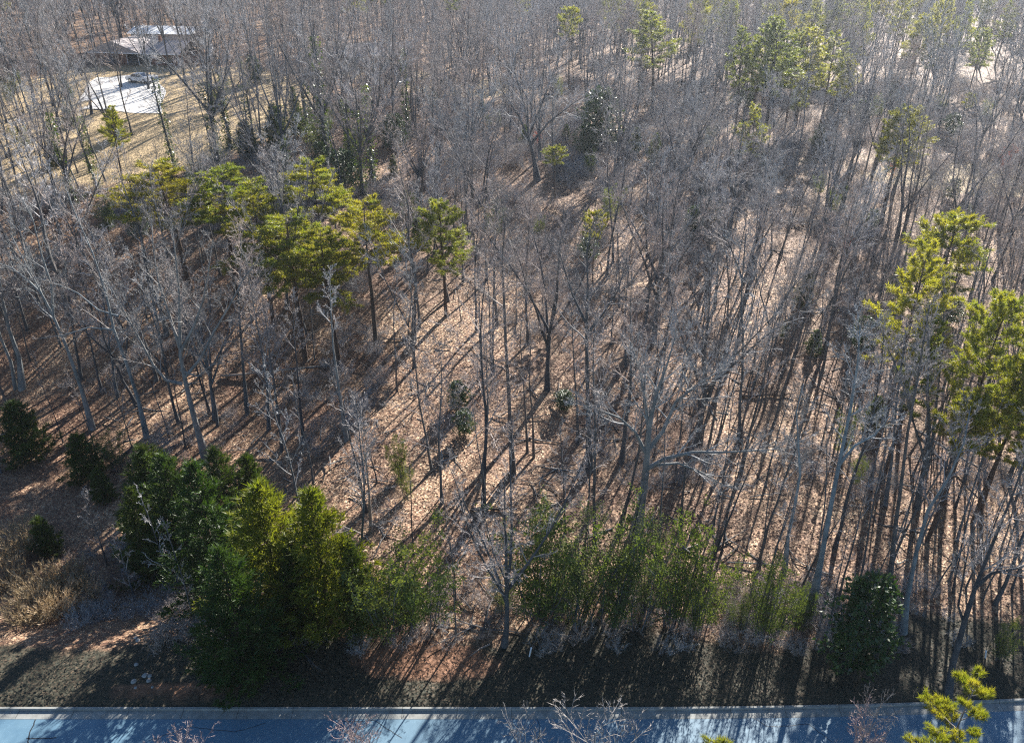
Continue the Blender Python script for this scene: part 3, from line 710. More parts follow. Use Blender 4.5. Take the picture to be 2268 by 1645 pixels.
special('dead_tree', 22, [(822, 1178), (818, 1100), (812, 1030), (802, 970), (798, 890)], .12, 1.3, .4, 4, 'bleached dead snag with broken forked limbs left of centre',
        forks=[([(808, 1010), (828, 975), (836, 950)], .06, .5, 2, .7), ([(812, 1025), (796, 1008), (785, 985)], .05, .5, 2, .6), ([(802, 970), (816, 940), (822, 915)], .04, .5, 2, .5)], mt='dead', mk_='dead', n2=1, n3=2, n4=1, cat='dead tree')
special('bare_tree', 23, [(1190, 400), (1182, 350), (1170, 300), (1168, 240), (1165, 180)], .42, 6.0, .5, 16, 'broad vase shaped bare tree high up left of the small round pine',
        forks=[([(1175, 320), (1215, 270), (1265, 230), (1310, 200)], .2, .2, 14, 4.5), ([(1175, 320), (1150, 260), (1110, 200), (1090, 140)], .18, .2, 14, 4.5), ([(1172, 300), (1200, 230), (1225, 160), (1240, 110)], .17, .2, 14, 4.5), ([(1172, 300), (1160, 230), (1140, 160), (1130, 90)], .16, .2, 14, 4.5)], tw=.021, n4=5)
special('bare_tree', 24, [(1232, 400), (1226, 340), (1222, 280), (1230, 200)], .34, 4.5, .55, 12, 'dark trunk beside the broad vase shaped bare tree, right one of the two')
for k, (pts, lab) in enumerate([
        ([(1960, 1120), (1975, 1020), (1985, 900), (1998, 800), (2010, 700)], 'straight slim trunk left of the dark lower pine crown'),
        ([(1640, 1050), (1660, 960), (1690, 850), (1710, 760), (1720, 680)], 'slim dark trunk in the stand behind the massive oak limbs, leaning right'),
        ([(1870, 860), (1880, 780), (1890, 700), (1900, 620)], 'dark trunk in front of the bright patch behind the right stand')]):
    special('bare_tree', 40+k, pts, .15, 2.6, .55, 11, lab)
# twisted fallen wood and leaning dead stems
def log(name, p0, p1, r, label, m='dead', h0=.15, h1=.15, branches=3, seed=0):
    a = ground(*p0); c = ground(*p1); r_ = random.Random(seed); random.seed(seed)
    a.z += h0; c.z += h1; e = empty(name, a); b = MB(); n = 7; pts = []
    for i in range(n+1): pts.append((c-a)*(i/n)+Vector((r_.uniform(-.08, .08), r_.uniform(-.08, .08), r_.uniform(-.04, .06))))
    b.tube(pts, [r*(1-.6*i/n) for i in range(n+1)], 7); b.f.append(tuple(range(6, -1, -1)))
    link('trunk', b.mesh(name, M[m], True), e)
    for k in range(branches):
        bb = MB(); q = pts[3+k % 4]; d = side_dir((c-a).normalized(), .8, r_.uniform(0, 6.28)); d.z = abs(d.z)
        bb.tube([q, q+d*.7, q+d*1.3+Vector((0, 0, .2))], [r*.35, r*.25, .01], 4, cap=False); link('branch', bb.mesh('broken_branch', M[m]), e)
    return tag(e, label, 'log')
log('fallen_log', (492, 838), (690, 818), .13, 'long fallen log lying across the slope below the yellow pines', 'dead', seed=1)
log('fallen_log', (640, 822), (760, 812), .1, 'shorter grey fallen log touching the right end of the long one', 'bark', seed=2)
log('fallen_log', (1070, 790), (1118, 812), .11, 'short dark log left of the tall slim centre tree', 'pinebark', seed=3)
log('fallen_log', (1045, 1130), (1150, 1132), .14, 'dark log above the wispy green saplings', 'pinebark', seed=4)
log('fallen_log', (2030, 960), (2180, 1080), .13, 'pale dead trunk lying slantwise among the right hand trunks', 'dead', h1=1.2, seed=5)
log('fallen_log', (1505, 850), (1545, 920), .1, 'bleached stem leaning behind the massive oak', 'dead', h0=1.5, seed=6)
log('fallen_log', (1290, 945), (1390, 946), .06, 'thin straight pole lying level right of the flared trunk', 'pinebark', branches=0, seed=7)
log('fallen_log', (1640, 880), (1760, 878), .12, 'dark rotting log in the brush of the right stand', 'pinebark', seed=8)
log('fallen_log', (1760, 1290), (1830, 1318), .09, 'thin log by the dark roadside evergreens', 'pinebark', seed=9)

# ------------------------------------------------------------------ pines
def tree_px(pr, name, u, vb, vt, label, cat, group=None, wide=1.0, lean=(0, 0), rot=None, ub=None):
    w_ = u                                   # u is where the crown shows; the root stands a little nearer the middle
    for _ in range(4):
        g = ground(w_, vb); h = height_at(g, vt); w_ -= (project((g.x, g.y, g.z+h*(.85 if 'pine' in name or 'ivy' in name else .4)))[0]-u)
    g = ground(w_, vb); h = height_at(g, vt); pw = 3.0*FPX/2/g.length; guard.append((u-pw, vt, u+pw, vt+.62*(vb-vt), g.y))
    return place(pr, name, g, h, label, cat, group, wide=wide, lean=lean, rot=rot)
G1 = 'yellow green pines in the left centre group'
for i, (u, vb, vt, w, lab) in enumerate([
        (400, 640, 352, 1.5, 'leftmost yellow tipped pine of the layered group, orange tinged top'),
        (510, 650, 362, 1.35, 'second pine from the left in the layered yellow group, at its back'),
        (595, 720, 410, 1.0, 'pine behind the brightest yellow crown of the layered group'),
        (668, 800, 470, 1.25, 'front pine of the layered group with brightest yellow crown'),
        (735, 640, 352, 1.15, 'tall pine at the back top of the layered yellow group'),
        (752, 810, 495, .95, 'front right pine of the layered group with dark lower skirts'),
        (838, 760, 435, 1.05, 'rightmost pine of the layered yellow group')]):
    tree_px(LAYER[i % 3], 'layered_pine', u-32, vb, vt, lab, 'pine tree', G1, wide=w*1.35)
G2 = 'tall pines in the upper right grove'
for i, (u, vb, vt, w, k, lab) in enumerate([
        (1655, 300, 55, 1.0, 1, 'leftmost pine of the upper right grove with orange tinged needles'),
        (1690, 310, 30, 1.1, 1, 'pine with tallest top at the left of the upper right grove'),
        (1725, 320, 38, 1.35, 3, 'wide crowned pine, second big one in the upper right grove'),
        (1770, 290, 60, 1.0, 3, 'narrow pine in the middle of the upper right grove'),
        (1795, 280, 55, 1.3, 0, 'broad pine right of the middle in the upper right grove'),
        (1850, 300, 62, 1.2, 3, 'round crowned pine on the right of the upper right grove'),
        (1880, 290, 120, 1.0, 1, 'lower ragged pine at the right end of the upper right grove')]):
    tree_px(PINE[k], 'pine_tree', u, vb, vt, lab, 'pine tree', G2, wide=w*1.25)
for (u, vb, vt, w, k, lab) in [
        (1675, 430, 225, 1.25, 3, 'bright green full crowned pine below the upper right grove'),
        (2005, 470, 228, 1.5, 0, 'pine with slanting lit crown left of the pale clearing'),
        (1232, 440, 320, 1.6, 2, 'small round topped pine high up near the centre'),
        (978, 700, 438, 1.35, 0, 'single pine with dark trunk right of the layered yellow group'),
        (1320, 640, 462, 1.0, 2, 'small yellow pine top poking up behind the pale branched centre tree'),
        (2050, 1000, 512, 1.0, 3, 'big pine with tall yellow green crown in the right stand'),
        (2100, 880, 465, 1.1, 2, 'yellow pine crown just behind and right of the big right stand pine'),
        (2045, 1060, 700, .8, 1, 'dark green pine below the big yellow green crown'),
        (2222, 1120, 640, .9, 0, 'big green pine at the right edge with rounded bright top'),
        (2300, 1130, 720, .9, 1, 'full pine cut off by the right edge of the view'),
        (2258, 1160, 825, 1.1, 1, 'lower pine at the right edge with yellow slanting top'),
        (2148, 1200, 868, 1.2, 2, 'low bright yellow pine crown in the right stand'),
        (2150, 300, 205, 1.0, 2, 'tiny bright pine far back near the right edge'),
        (1785, 290, 168, .8, 1, 'small dark pine in front of the upper right grove'),
        (238, 400, 232, 1.3, 1, 'dark green pine standing on the tan lawn at upper left'),
        (1460, 250, 20, 1.9, 1, 'wide feathery pale green pine at the top, left of the grove'),
        (1265, 200, 10, 1.0, 2, 'pale sunlit pine top near the top centre'),
        (2065, 210, 68, 1.1, 3, 'dark compact pine at upper right below a yellow topped one'),
        (2045, 200, 28, 1.3, 0, 'yellow topped pine right at upper right'),
        (2180, 210, 58, 1.2, 0, 'round pine at the upper right edge'),
        (1810, 180, -10, 1.3, 3, 'dark bluish pine at the top above the grove, left one'),
        (1865, 170, -20, 1.3, 3, 'dark bluish pine at the top above the grove, right one'),
        (2005, 160, -25, 1.2, 1, 'hazy pine at the top between grove and right edge'),
        (2190, 120, -8, 1.0, 3, 'dark cone shaped evergreen in the haze at the top right'),
        (2240, 150, -5, 1.1, 3, 'hazy evergreen in the extreme top right corner')]:
    tree_px(PINE[k], 'pine_tree', u, vb, vt, lab, 'pine tree', None, wide=w*1.1)

# ------------------------------------------------------------------ roadside evergreens
for (pr, u, vb, vt, w, lab) in [
        (CEDAR[0], 528, 1505, 1205, 1.15, 'large dark cedar standing nearest the road, pale sunlit tip'),
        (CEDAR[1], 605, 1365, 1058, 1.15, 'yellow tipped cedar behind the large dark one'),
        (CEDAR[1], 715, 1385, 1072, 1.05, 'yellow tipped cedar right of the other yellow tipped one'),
        (CEDAR[0], 470, 1330, 1015, 1.2, 'dark cedar left of the yellow tipped pair'),
        (CEDAR[0], 395, 1250, 1000, 1.3, 'broad dark evergreen left of and below the forked grey tree root'),
        (CEDAR[0], 320, 1275, 1075, 1.2, 'dark evergreen at the left end of the dark evergreen mass'),
        (CEDAR[0], 500, 1200, 985, 1.2, 'dark evergreen hiding the slope right of the forked grey tree root'),
        (CEDAR[2], 345, 1180, 975, 1.15, 'dark evergreen left of the forked grey tree root'),
        (CEDAR[2], 560, 1150, 1000, 1.0, 'small shaded cedar right of the forked grey tree root'),
        (CEDAR[2], 48, 1010, 882, 1.4, 'feathery light green low evergreen at the left edge'),
        (CEDAR[2], 185, 1060, 955, 1.4, 'low green evergreen below the pale leaning trunk'),
        (CEDAR[2], 98, 1225, 1140, 1.1, 'small green evergreen beside the straw plumes'),
        (CEDAR[2], 225, 1110, 1035, 1.1, 'small shaded evergreen among the left undergrowth'),
        (CEDAR[0], 660, 1400, 1200, 1.1, 'shaded cedar between and below the yellow tipped pair'),
        (CEDAR[0], 790, 1400, 1190, .9, 'green cedar to the right below the yellow tipped pair')]:
    tree_px(pr, 'cedar_tree', u, vb, vt, lab, 'evergreen tree', 'roadside evergreens on the left', wide=w)
for (u, vb, vt, w, lab) in [
        (850, 1390, 1180, 1.3, 'wispy evergreen next to the cedars, left one of the wispy pair'),
        (930, 1380, 1190, 1.3, 'wispy evergreen next to the gap of bare brush'),
        (1195, 1380, 1120, 1.0, 'leftmost wispy sapling thicket of the centre row'),
        (1275, 1370, 1108, 1.2, 'second wispy sapling thicket in the centre row'),
        (1345, 1380, 1130, 1.0, 'wispy sapling thicket left of the oak root'),
        (1425, 1375, 1145, 1.1, 'dark wispy sapling thicket in front of the oak root'),
        (1500, 1380, 1130, .85, 'narrow wispy sapling thicket right of the oak root'),
        (1560, 1390, 1215, .9, 'pale wispy sapling thicket right of the oak, half see through'),
        (1635, 1400, 1305, .9, 'low pale wispy thicket at the right of the centre row'),
        (1710, 1410, 1235, 1.0, 'green wispy thicket crossed by dark trunk shadows'),
        (1775, 1400, 1290, .8, 'small wispy thicket left of the dark glossy bush'),
        (1110, 1360, 1250, .9, 'thin low wispy sapling by the gap of bare brush'),
        (880, 1060, 960, .8, 'thin greenish sapling above the cedars in the litter'),
        (900, 1110, 1020, .8, 'thin greenish sapling right of the bleached snag'),
        (2230, 1460, 1370, 1.0, 'green wispy bush at the right edge near the road'),
        (1870, 1010, 900, .6, 'small yellowish wispy sapling in the right stand'),
        (1900, 1080, 1000, .6, 'lower yellowish wispy sapling in the right stand')]:
    tree_px(WISPY[rnd.randrange(3)], 'wispy_evergreen', u, vb, vt, lab, 'evergreen sapling', None, wide=w)
for (u, vb, vt, w, lab) in [
        (1905, 1490, 1270, .8, 'large dark glossy evergreen bush by the road on the right'),
        (1015, 905, 842, 1.2, 'glossy holly bush in the sunny leaf litter, upper of two'),
        (1028, 965, 905, 1.1, 'glossy holly bush in the sunny leaf litter, lower of two'),
        (1250, 905, 865, 1.6, 'small glossy holly bush left of the flared trunk'),
        (1330, 330, 190, 1.1, 'tall glittering magnolia high up right of the vase shaped tree'),
        (1300, 350, 270, 1.2, 'dark glossy evergreen beside the tall glittering magnolia'),
        (2110, 720, 660, 1.2, 'pale glinting bush behind the right edge pines')]:
    tree_px(BROAD[0], 'holly_bush', u, vb, vt, lab, 'bush', None, wide=w)

RUST = Proto(*wispy(580, 4, 1.1, stems=4, per=60, leaf=.14), M['bark'], M['rustleaf'], 'rust_leaved_sapling', 'leaves')
for (u, vb, vt, lab) in [(2225, 380, 318, 'small tree still holding rust red leaves near the right edge above the clearing'), (1972, 400, 355, 'small tree with faded red leaves left of the slanting crowned pine'), (1880, 560, 520, 'tiny rust leaved sapling in the upper right thicket'), (1190, 330, 290, 'small rust leaved sapling by the vase shaped tree')]:
    tree_px(RUST, 'rust_leaved_sapling', u, vb, vt, lab, 'young tree', None)
for (pr, u, vb, vt, w, lab) in [(CEDAR[2], 545, 350, 262, 1.3, 'dark evergreen in the shade pool beyond the layered pines, left one'), (CEDAR[2], 612, 330, 225, 1.2, 'dark evergreen in the shade pool beyond the layered pines, taller one'),
        (WISPY[1], 700, 350, 240, 1.2, 'loose green understorey tree beneath the tall ivy pair'), (BROAD[0], 762, 420, 330, 1.5, 'dark glossy thicket above the right end of the layered pines'),
        (CEDAR[0], 655, 300, 190, 1.0, 'dense dark evergreen among the ivy trees'), (WISPY[0], 480, 250, 160, 1.2, 'green understorey tree right of the white car'), (BROAD[0], 870, 330, 250, 1.4, 'dark green bush below the bright ivy tree')]:
    tree_px(pr, 'understorey_evergreen', u, vb, vt, lab, 'evergreen tree', None, wide=w)
# near trees, rooted on the near side of the road, whose tops reach into the view
def near_tree(pr, u, vt, Y, name, lab, cat, wide=1.0, lean=(0, 0), sc=1.0):
    p = at_Y(u, vt, Y); g = Vector((p.x, p.y, terr(p.x, p.y))); return place(pr, name, g, p.z-g.z, lab, cat, None, wide=wide, lean=lean, rot=u*.01)
PINK = Proto(*bare_tree(600, 16, .16, .6, 3.4, 18, n2=8, n3=6, n4=4, tw=.018), M['bark'], M['pinktwig'], 'pinkish_tree')
PALE = Proto(*bare_tree(601, 16, .13, .62, 3.8, 16, n2=7, n3=5, n4=3, tw=.016, ang=(.7, 1.15)), M['pale'], M['paletwig'], 'pale_tree')
near_tree(PINK, 415, 1545, 17.5, 'bare_tree', 'pinkish grey tree top poking over the road on the left', 'tree', 1.0)
near_tree(PALE, 1425, 1488, 17.0, 'bare_tree', 'pale spreading bare tree top reaching over the road at bottom centre', 'tree', 1.25)
near_tree(PINK, 1870, 1596, 16.5, 'bare_tree', 'small twiggy pinkish tree top at the bottom right of centre', 'tree', .9)
near_tree(PALE, 2008, 1508, 17.6, 'bare_tree', 'narrow pale bare tree top left of the near pine over the road', 'tree', .55)
near_tree(PALE, 1100, 1612, 16.6, 'bare_tree', 'barely visible pale twigs at the bottom edge just left of centre', 'tree', .8)
near_tree(PINK, 800, 1618, 16.4, 'bare_tree', 'thin twiggy tree top over the light streaks in the road', 'tree', .8)
PN = Proto(*pine(610, 17, .17, .72, 2.2, 22, 'layer', tufts=13, ln=.24, dens=40, wid=.02), M['dead'], M['needle_y'], 'near_pine')
near_tree(PN, 2192, 1468, 17.8, 'pine_tree', 'open crowned yellow pine top over the road at the lower right', 'pine tree', .7)
near_tree(PN, 1625, 1622, 16.5, 'pine_tree', 'yellow green pine tip at the bottom edge right of centre', 'pine tree', 1.0)

# straw plume grass and shrubs in the lower left
for i, (u, v, h, lab) in enumerate([(45, 1225, 2.6, 'tall straw plume clump at the left edge, uppermost'), (20, 1300, 2.2, 'straw plume clump at the left edge below the tallest'),
        (105, 1330, 2.6, 'straw plume clump below the small green evergreen'), (150, 1320, 2.4, 'sunlit straw plume clump, right one of the middle three'),
        (185, 1345, 2.1, 'greyish plume clump at the right of the straw patch'), (80, 1370, 2.2, 'shaded plume clump at the lower side of the straw patch'), (130, 1365, 2.0, 'low plume clump in front of the sunlit ones')]):
    g = ground(u, v); place(STRAW[i % 2], 'plume_grass', g, h, lab, 'grass clump', 'straw plume grass in the lower left', wide=1.3)

# marker posts
for (u0, v0, u1, v1, lab) in [(1172, 1455, 1177, 1433, 'short white marker post leaning in the grass by the road'), (2182, 1459, 2184, 1440, 'thin white marker post at the right among the trunks')]:
    g = ground(u0, v0); t = at_Y(u1, v1, g.y)-g; e = empty('marker_post', g); b = MB(); b.tube([Vector((0, 0, -.1)), t*.93], [.045, .045], 8); link('post', b.mesh('post', M['postwhite']), e)
    b = MB(); b.tube([t*.93, t*.96, t], [.055, .055, .03], 8); link('cap', b.mesh('cap', M['postwhite']), e)
    tag(e, lab, 'marker post')
# rocks at lower left
for i in range(9):
    r_ = random.Random(i); g = ground(310+r_.uniform(-20, 30), 1460+r_.uniform(-60, 70)); b = MB(); s_ = r_.uniform(.08, .2)
    import bmesh
    bm = bmesh.new(); bmesh.ops.create_icosphere(bm, subdivisions=2, radius=s_)
    for v in bm.verts: v.co *= 1+.3*noise.noise(v.co*6+Vector((i, 0, 0))); v.co.z *= .6
    me = bpy.data.meshes.new('rock'); bm.to_mesh(me); bm.free(); me.materials.append(M['rock']); o = link('rock', me); o.location = g; tag(o, 'small grey rock lying in the shaded bank left of the large dark cedar', 'rock', 'rocks in the shaded bank')

# ivy on trunks in the upper left
def ivy_mesh(seed, H):
    r_ = random.Random(seed); random.seed(seed); b = MB()
    for i in range(620):
        z = r_.random()**1.2*H; a = r_.uniform(0, 6.28); rr = (.2+.5*r_.random()**3+.25*max(0, noise.noise(Vector((a, z*.8, seed)))))*(1-.3*z/H)
        p = Vector((math.cos(a)*rr, math.sin(a)*rr, z)); b.leaf(p, (Vector((math.cos(a), math.sin(a), -.4))+rv(r_)*.8).normalized()*.26, .2, rv(r_))
    return b.mesh('ivy', M['ivy'])
IVY = [ivy_mesh(700+i, 9+2*i) for i in range(3)]
for i, (u, vb, vt, lab) in enumerate([(470, 330, 60, 'ivy covered tree left of the dark shade pool at upper left'), (520, 350, 30, 'ivy wrapped tree beside the dark lawn shadow'),
        (690, 360, -20, 'tall ivy wrapped tree above the layered pines, left one'), (745, 380, 10, 'tall ivy wrapped tree above the layered pines, right one'),
        (800, 400, 60, 'ivy hung tree in front of the low cottage'), (885, 300, -20, 'tree with bright green ivy right of the low cottage'), (600, 390, 80, 'dark ivy wrapped tree at the lawn corner'),
        (150, 420, 120, 'ivy stemmed tree on the tan lawn edge, left of the driveway'), (100, 460, 180, 'big twin stemmed ivy tree at the left edge of the lawn'), (655, 330, -30, 'ivy tree just left of the tall ivy pair'),
        (780, 430, 130, 'lower ivy clad tree above the layered pine top'), (330, 380, 60, 'bare tree with thin ivy leaning over the driveway corner'), (430, 360, 10, 'slender ivy tree in the clump right of the car')]):
    e = tree_px(([VASE[0], FOREST[3], VASE[1], FOREST[1]])[i % 4], 'ivy_tree', u, vb, vt, lab, 'tree', None, wide=1.15)
    o = link('ivy', IVY[i % 3], e); s = e.scale[2]; o.scale = (1/s if False else 1,)*3

# ------------------------------------------------------------------ filler forest
def in_view(p, h, mg=60):
    for z in (0, h):
        if p[1] < 5: return False
        u, v = project((p[0], p[1], p[2]+z))
        if -mg < u < 2268+mg and -mg < v < 1645+mg: return True
    return False
guard.append((200, 120, 310, 240, 125)); guard.append((270, 62, 400, 112, 140))
def hides(x, y, h, rr=1.6):
    z = terr(x, y); u, vt = project((x, y, z+h)); _, vb = project((x, y, z+h*.4)); w = rr*FPX/math.hypot(x, y, CAMH-z)
    ar = 0.0
    for (a, b_, c, d, Y) in guard:
        if y < Y-2:
            ox = min(u+w, c)-max(u-w, a); oy = min(vb, d)-max(vt, b_)
            if ox > 0 and oy > 0: ar = max(ar, ox*oy/((2*w)*(vb-vt)))
    return ar
def blocked(x, y, ph):
    if y < kerbY(x)+4.0: return True
    if x < 0:
        if math.hypot((x+62)/31, (y-128)/28) < 1 and ph > .75: return True
    u, v = project((x, y, terr(x, y)))
    if 170 < u < 400 and 120 < v < 260 and ph > .25: return True
    if u < 420 and v > 1060: return ph > .12
    if u < 760 and v > 1180: return True
    if 1950 < u and 330 < v < 420 and ph > .35: return True
    return False
def open_px(x, y):
    u, v = project((x, y, terr(x, y)))
    d = 1.0
    if 850 < u < 1350 and 620 < v < 1300: d = .68
    if 540 < u <= 850 and 700 < v < 1100: d = .85
    if u > 1350 and v > 640: d = .62
    if 1350 < u < 2268 and v > 1000: d = .5
    if 1000 < u < 1250 and 300 < v < 460: d = .5
    if u > 1350 and v <= 640: d = .78
    if u < 540 and 820 < v: d = 1.0
    return d
r_ = random.Random(99); pts = []
y = 33.0
while y < 520:
    sp = 4.1 if y < 62 else (4.3 if y < 130 else 5.0)
    xw = y*.72+26; x = -xw+r_.random()*sp
    while x < xw+15:
        px, py = x+r_.uniform(-.45, .45)*sp, y+r_.uniform(-.45, .45)*sp
        if r_.random() < open_px(px, py) and not blocked(px, py, r_.random()): pts.append((px, py))
        x += sp
    y += sp
# thin poles, dense on the right
poles = []
for i in range(900):
    py = 33+r_.random()**1.0*62; px = r_.uniform(-.66*py-4, .7*py+8)
    u, v = project((px, py, terr(px, py)))
    pr_ = .8 if u > 1550 else (.12 if u > 1000 else .12)
    if v < 620: pr_ *= .55
    if r_.random() < pr_ and not blocked(px, py, r_.random()): poles.append((px, py))
def clear(p, d):
    return all((p[0]-q[0])**2+(p[1]-q[1])**2 > d*d for q in occupied[:160])
pts = [p for p in pts if clear(p, 1.8) and not (hides(*p, 16) > .08 and r_.random() < .93)]; poles = [p for p in poles if clear(p, .9) and not (hides(*p, 10, .8) > .2 and r_.random() < .6)]
LM = [(205, 900, 'pale leaning trunk'), (40, 820, 'thick far left trunk'), (310, 900, 'white limbed leaning tree'), (430, 950, 'big forked grey tree'), (545, 860, 'straight dark left trunk'),
      (590, 830, 'long fallen log'), (668, 700, 'brightest yellow pine'), (760, 900, 'trunks below the yellow pines'), (838, 600, 'rightmost layered pine'), (425, 500, 'leftmost yellow pine'), (735, 420, 'back yellow pine'),
      (916, 700, 'green tinged trunk'), (978, 600, 'single round pine'), (820, 1080, 'bleached snag'), (1015, 900, 'holly bushes'), (1136, 950, 'tall slim centre tree'), (1250, 890, 'small holly bush'), (1305, 950, 'flared dark trunk'),
      (1420, 1060, 'massive oak'), (1600, 980, 'oak right hand limbs'), (1745, 1150, 'bent pale tree'), (1820, 1200, 'thick leaning grey tree'), (1905, 1350, 'dark glossy roadside bush'), (1980, 1150, 'long straight dark trunk'),
      (2040, 650, 'big right stand pine'), (2148, 900, 'low yellow right pine'), (2190, 740, 'rounded right edge pine'), (2180, 1250, 'crooked roadside tree'), (2060, 1150, 'crooked grey tree'), (2100, 1020, 'slanting dead trunk'), (2230, 1420, 'wispy right edge bush'),
      (1675, 300, 'bright full crowned pine'), (2005, 300, 'slanting crowned pine'), (2200, 390, 'pale clearing'), (1232, 360, 'small round pine'), (1180, 280, 'vase shaped tree'), (1330, 260, 'glittering magnolia'), (1320, 500, 'small centre pine top'),
      (1660, 150, 'left of the pine grove'), (1870, 160, 'right end of the pine grove'), (1460, 90, 'feathery top pine'), (250, 215, 'white driveway'), (360, 110, 'brick house'), (830, 150, 'low cottage'), (470, 300, 'dark lawn shade'), (100, 350, 'twin stemmed ivy tree'),
      (690, 250, 'tall ivy pair'), (885, 200, 'bright ivy tree'), (1700, 850, 'rotting log'), (1890, 740, 'dark mid right trunk'), (1500, 640, 'dense middle brush'), (1750, 560, 'crowded right slope'), (1500, 400, 'upper middle thicket'), (1850, 420, 'upper right thicket'),
      (2045, 110, 'yellow topped far pines'), (1000, 330, 'woods left of the vase tree'), (1250, 1300, 'wispy thickets'), (610, 1100, 'yellow tipped cedars'), (48, 950, 'feathery left edge shrub'), (1030, 1180, 'gap of bare brush'), (600, 60, 'woods above the ivy trees'), (1080, 60, 'hazy top centre woods'),
      (200, 600, 'dark left slope'), (60, 480, 'left edge thicket'), (2230, 560, 'right edge woods'), (1980, 1400, 'striped roadside litter'), (2100, 1480, 'right road verge'), (1600, 1180, 'litter right of the oak')]
DIRS = ('right of', 'behind', 'left of', 'in front of')
def build_fill(pts, kinds, hs, cap, name, adj, cat):
    cand = []
    for p in pts:
        z = terr(*p); k = r_.randrange(len(kinds)); h = r_.uniform(*hs); cand.append((p[0], p[1], z, k, h, in_view((p[0], p[1], z), h)))
    cand.sort(key=lambda c: (not c[5], c[0]**2+c[1]**2))
    ind, rest = cand[:cap], cand[cap:]
    ind += [c for c in []]
    for (x, y, z, k, h, iv) in ind:
        if not iv: rest.append((x, y, z, k, h, iv)); continue
        u, v = project((x, y, z))
        lm = min(LM, key=lambda q: (q[0]-u)**2+(1.6*(q[1]-v))**2)
        dr = DIRS[int(((math.atan2(lm[1]-v, u-lm[0])+PI/4) % (2*PI))/(PI/2))]
        sz = 'tallest' if h > hs[0]+.72*(hs[1]-hs[0]) else ('middling' if h > hs[0]+.36*(hs[1]-hs[0]) else 'shorter')
        where = lm[2] if lm[2].startswith(('left of', 'right end')) else 'the '+lm[2]
        cells.setdefault((adj, sz, dr, where), []).append(place(kinds[k], name, Vector((x, y, z-.05)), h, None, cat, adj+' trees of the winter wood', lean=(r_.gauss(0, .05), r_.gauss(0, .05)), wide=r_.uniform(.9, 1.2)))
    return rest
cells = {}
ORD = ('nearest', 'second nearest', 'third nearest', 'fourth nearest', 'fifth nearest', 'sixth nearest', 'seventh nearest', 'eighth nearest')
def name_cells():
    for (adj, sz, dr, where), L in cells.items():
        L.sort(key=lambda o: (o.location.x**2+o.location.y**2))
        for i, o in enumerate(L):
            lab = sz+' '+adj+' tree '+dr+' '+where
            if len(L) > 1: lab += ', '+(ORD[i] if i < 8 else 'farther back')
            o['label'] = lab
nkey = sum(1 for o in C.objects if o.get('category') == 'tree')
KF = FOREST+FORK+FORK[:2]+VASE[:1]+MID+FOREST[3:4]
restF = build_fill(pts, KF, (13.5, 19), 300-nkey-2, 'bare_tree', 'grey bare', 'tree')
restP = build_fill(poles, POLE+MID[:1], (8, 13), 250, 'slender_tree', 'thin bare pole', 'young tree')
ev = []
for i in range(150):
    y = r_.uniform(48, 150); x = r_.uniform(-.62*y, .66*y); u, v = project((x, y, terr(x, y)))
    if blocked(x, y, .5) or hides(x, y, 4, 1.5) > .1 or not clear((x, y), 1.5): continue
    if 540 < u < 1600 and v > 600: continue
    ev.append((x, y))
build_fill(ev[:75], [WISPY[0], WISPY[1], BROAD[0], CEDAR[2]], (2.2, 4.8), 75, 'understorey_evergreen', 'small evergreen', 'evergreen sapling')
name_cells()

# far pines among the hardwoods
far = []
for i in range(420):
    y = r_.uniform(150, 460); x = r_.uniform(-.66*y, .7*y)
    if x < 20 and r_.random() < .65: continue
    if math.hypot((x+62)/40, (y-128)/45) < 1: continue
    if hides(x, y, 17, 2.5) > .1: continue
    far.append((x, y, terr(x, y), r_.randrange(4), r_.uniform(14, 20), True))

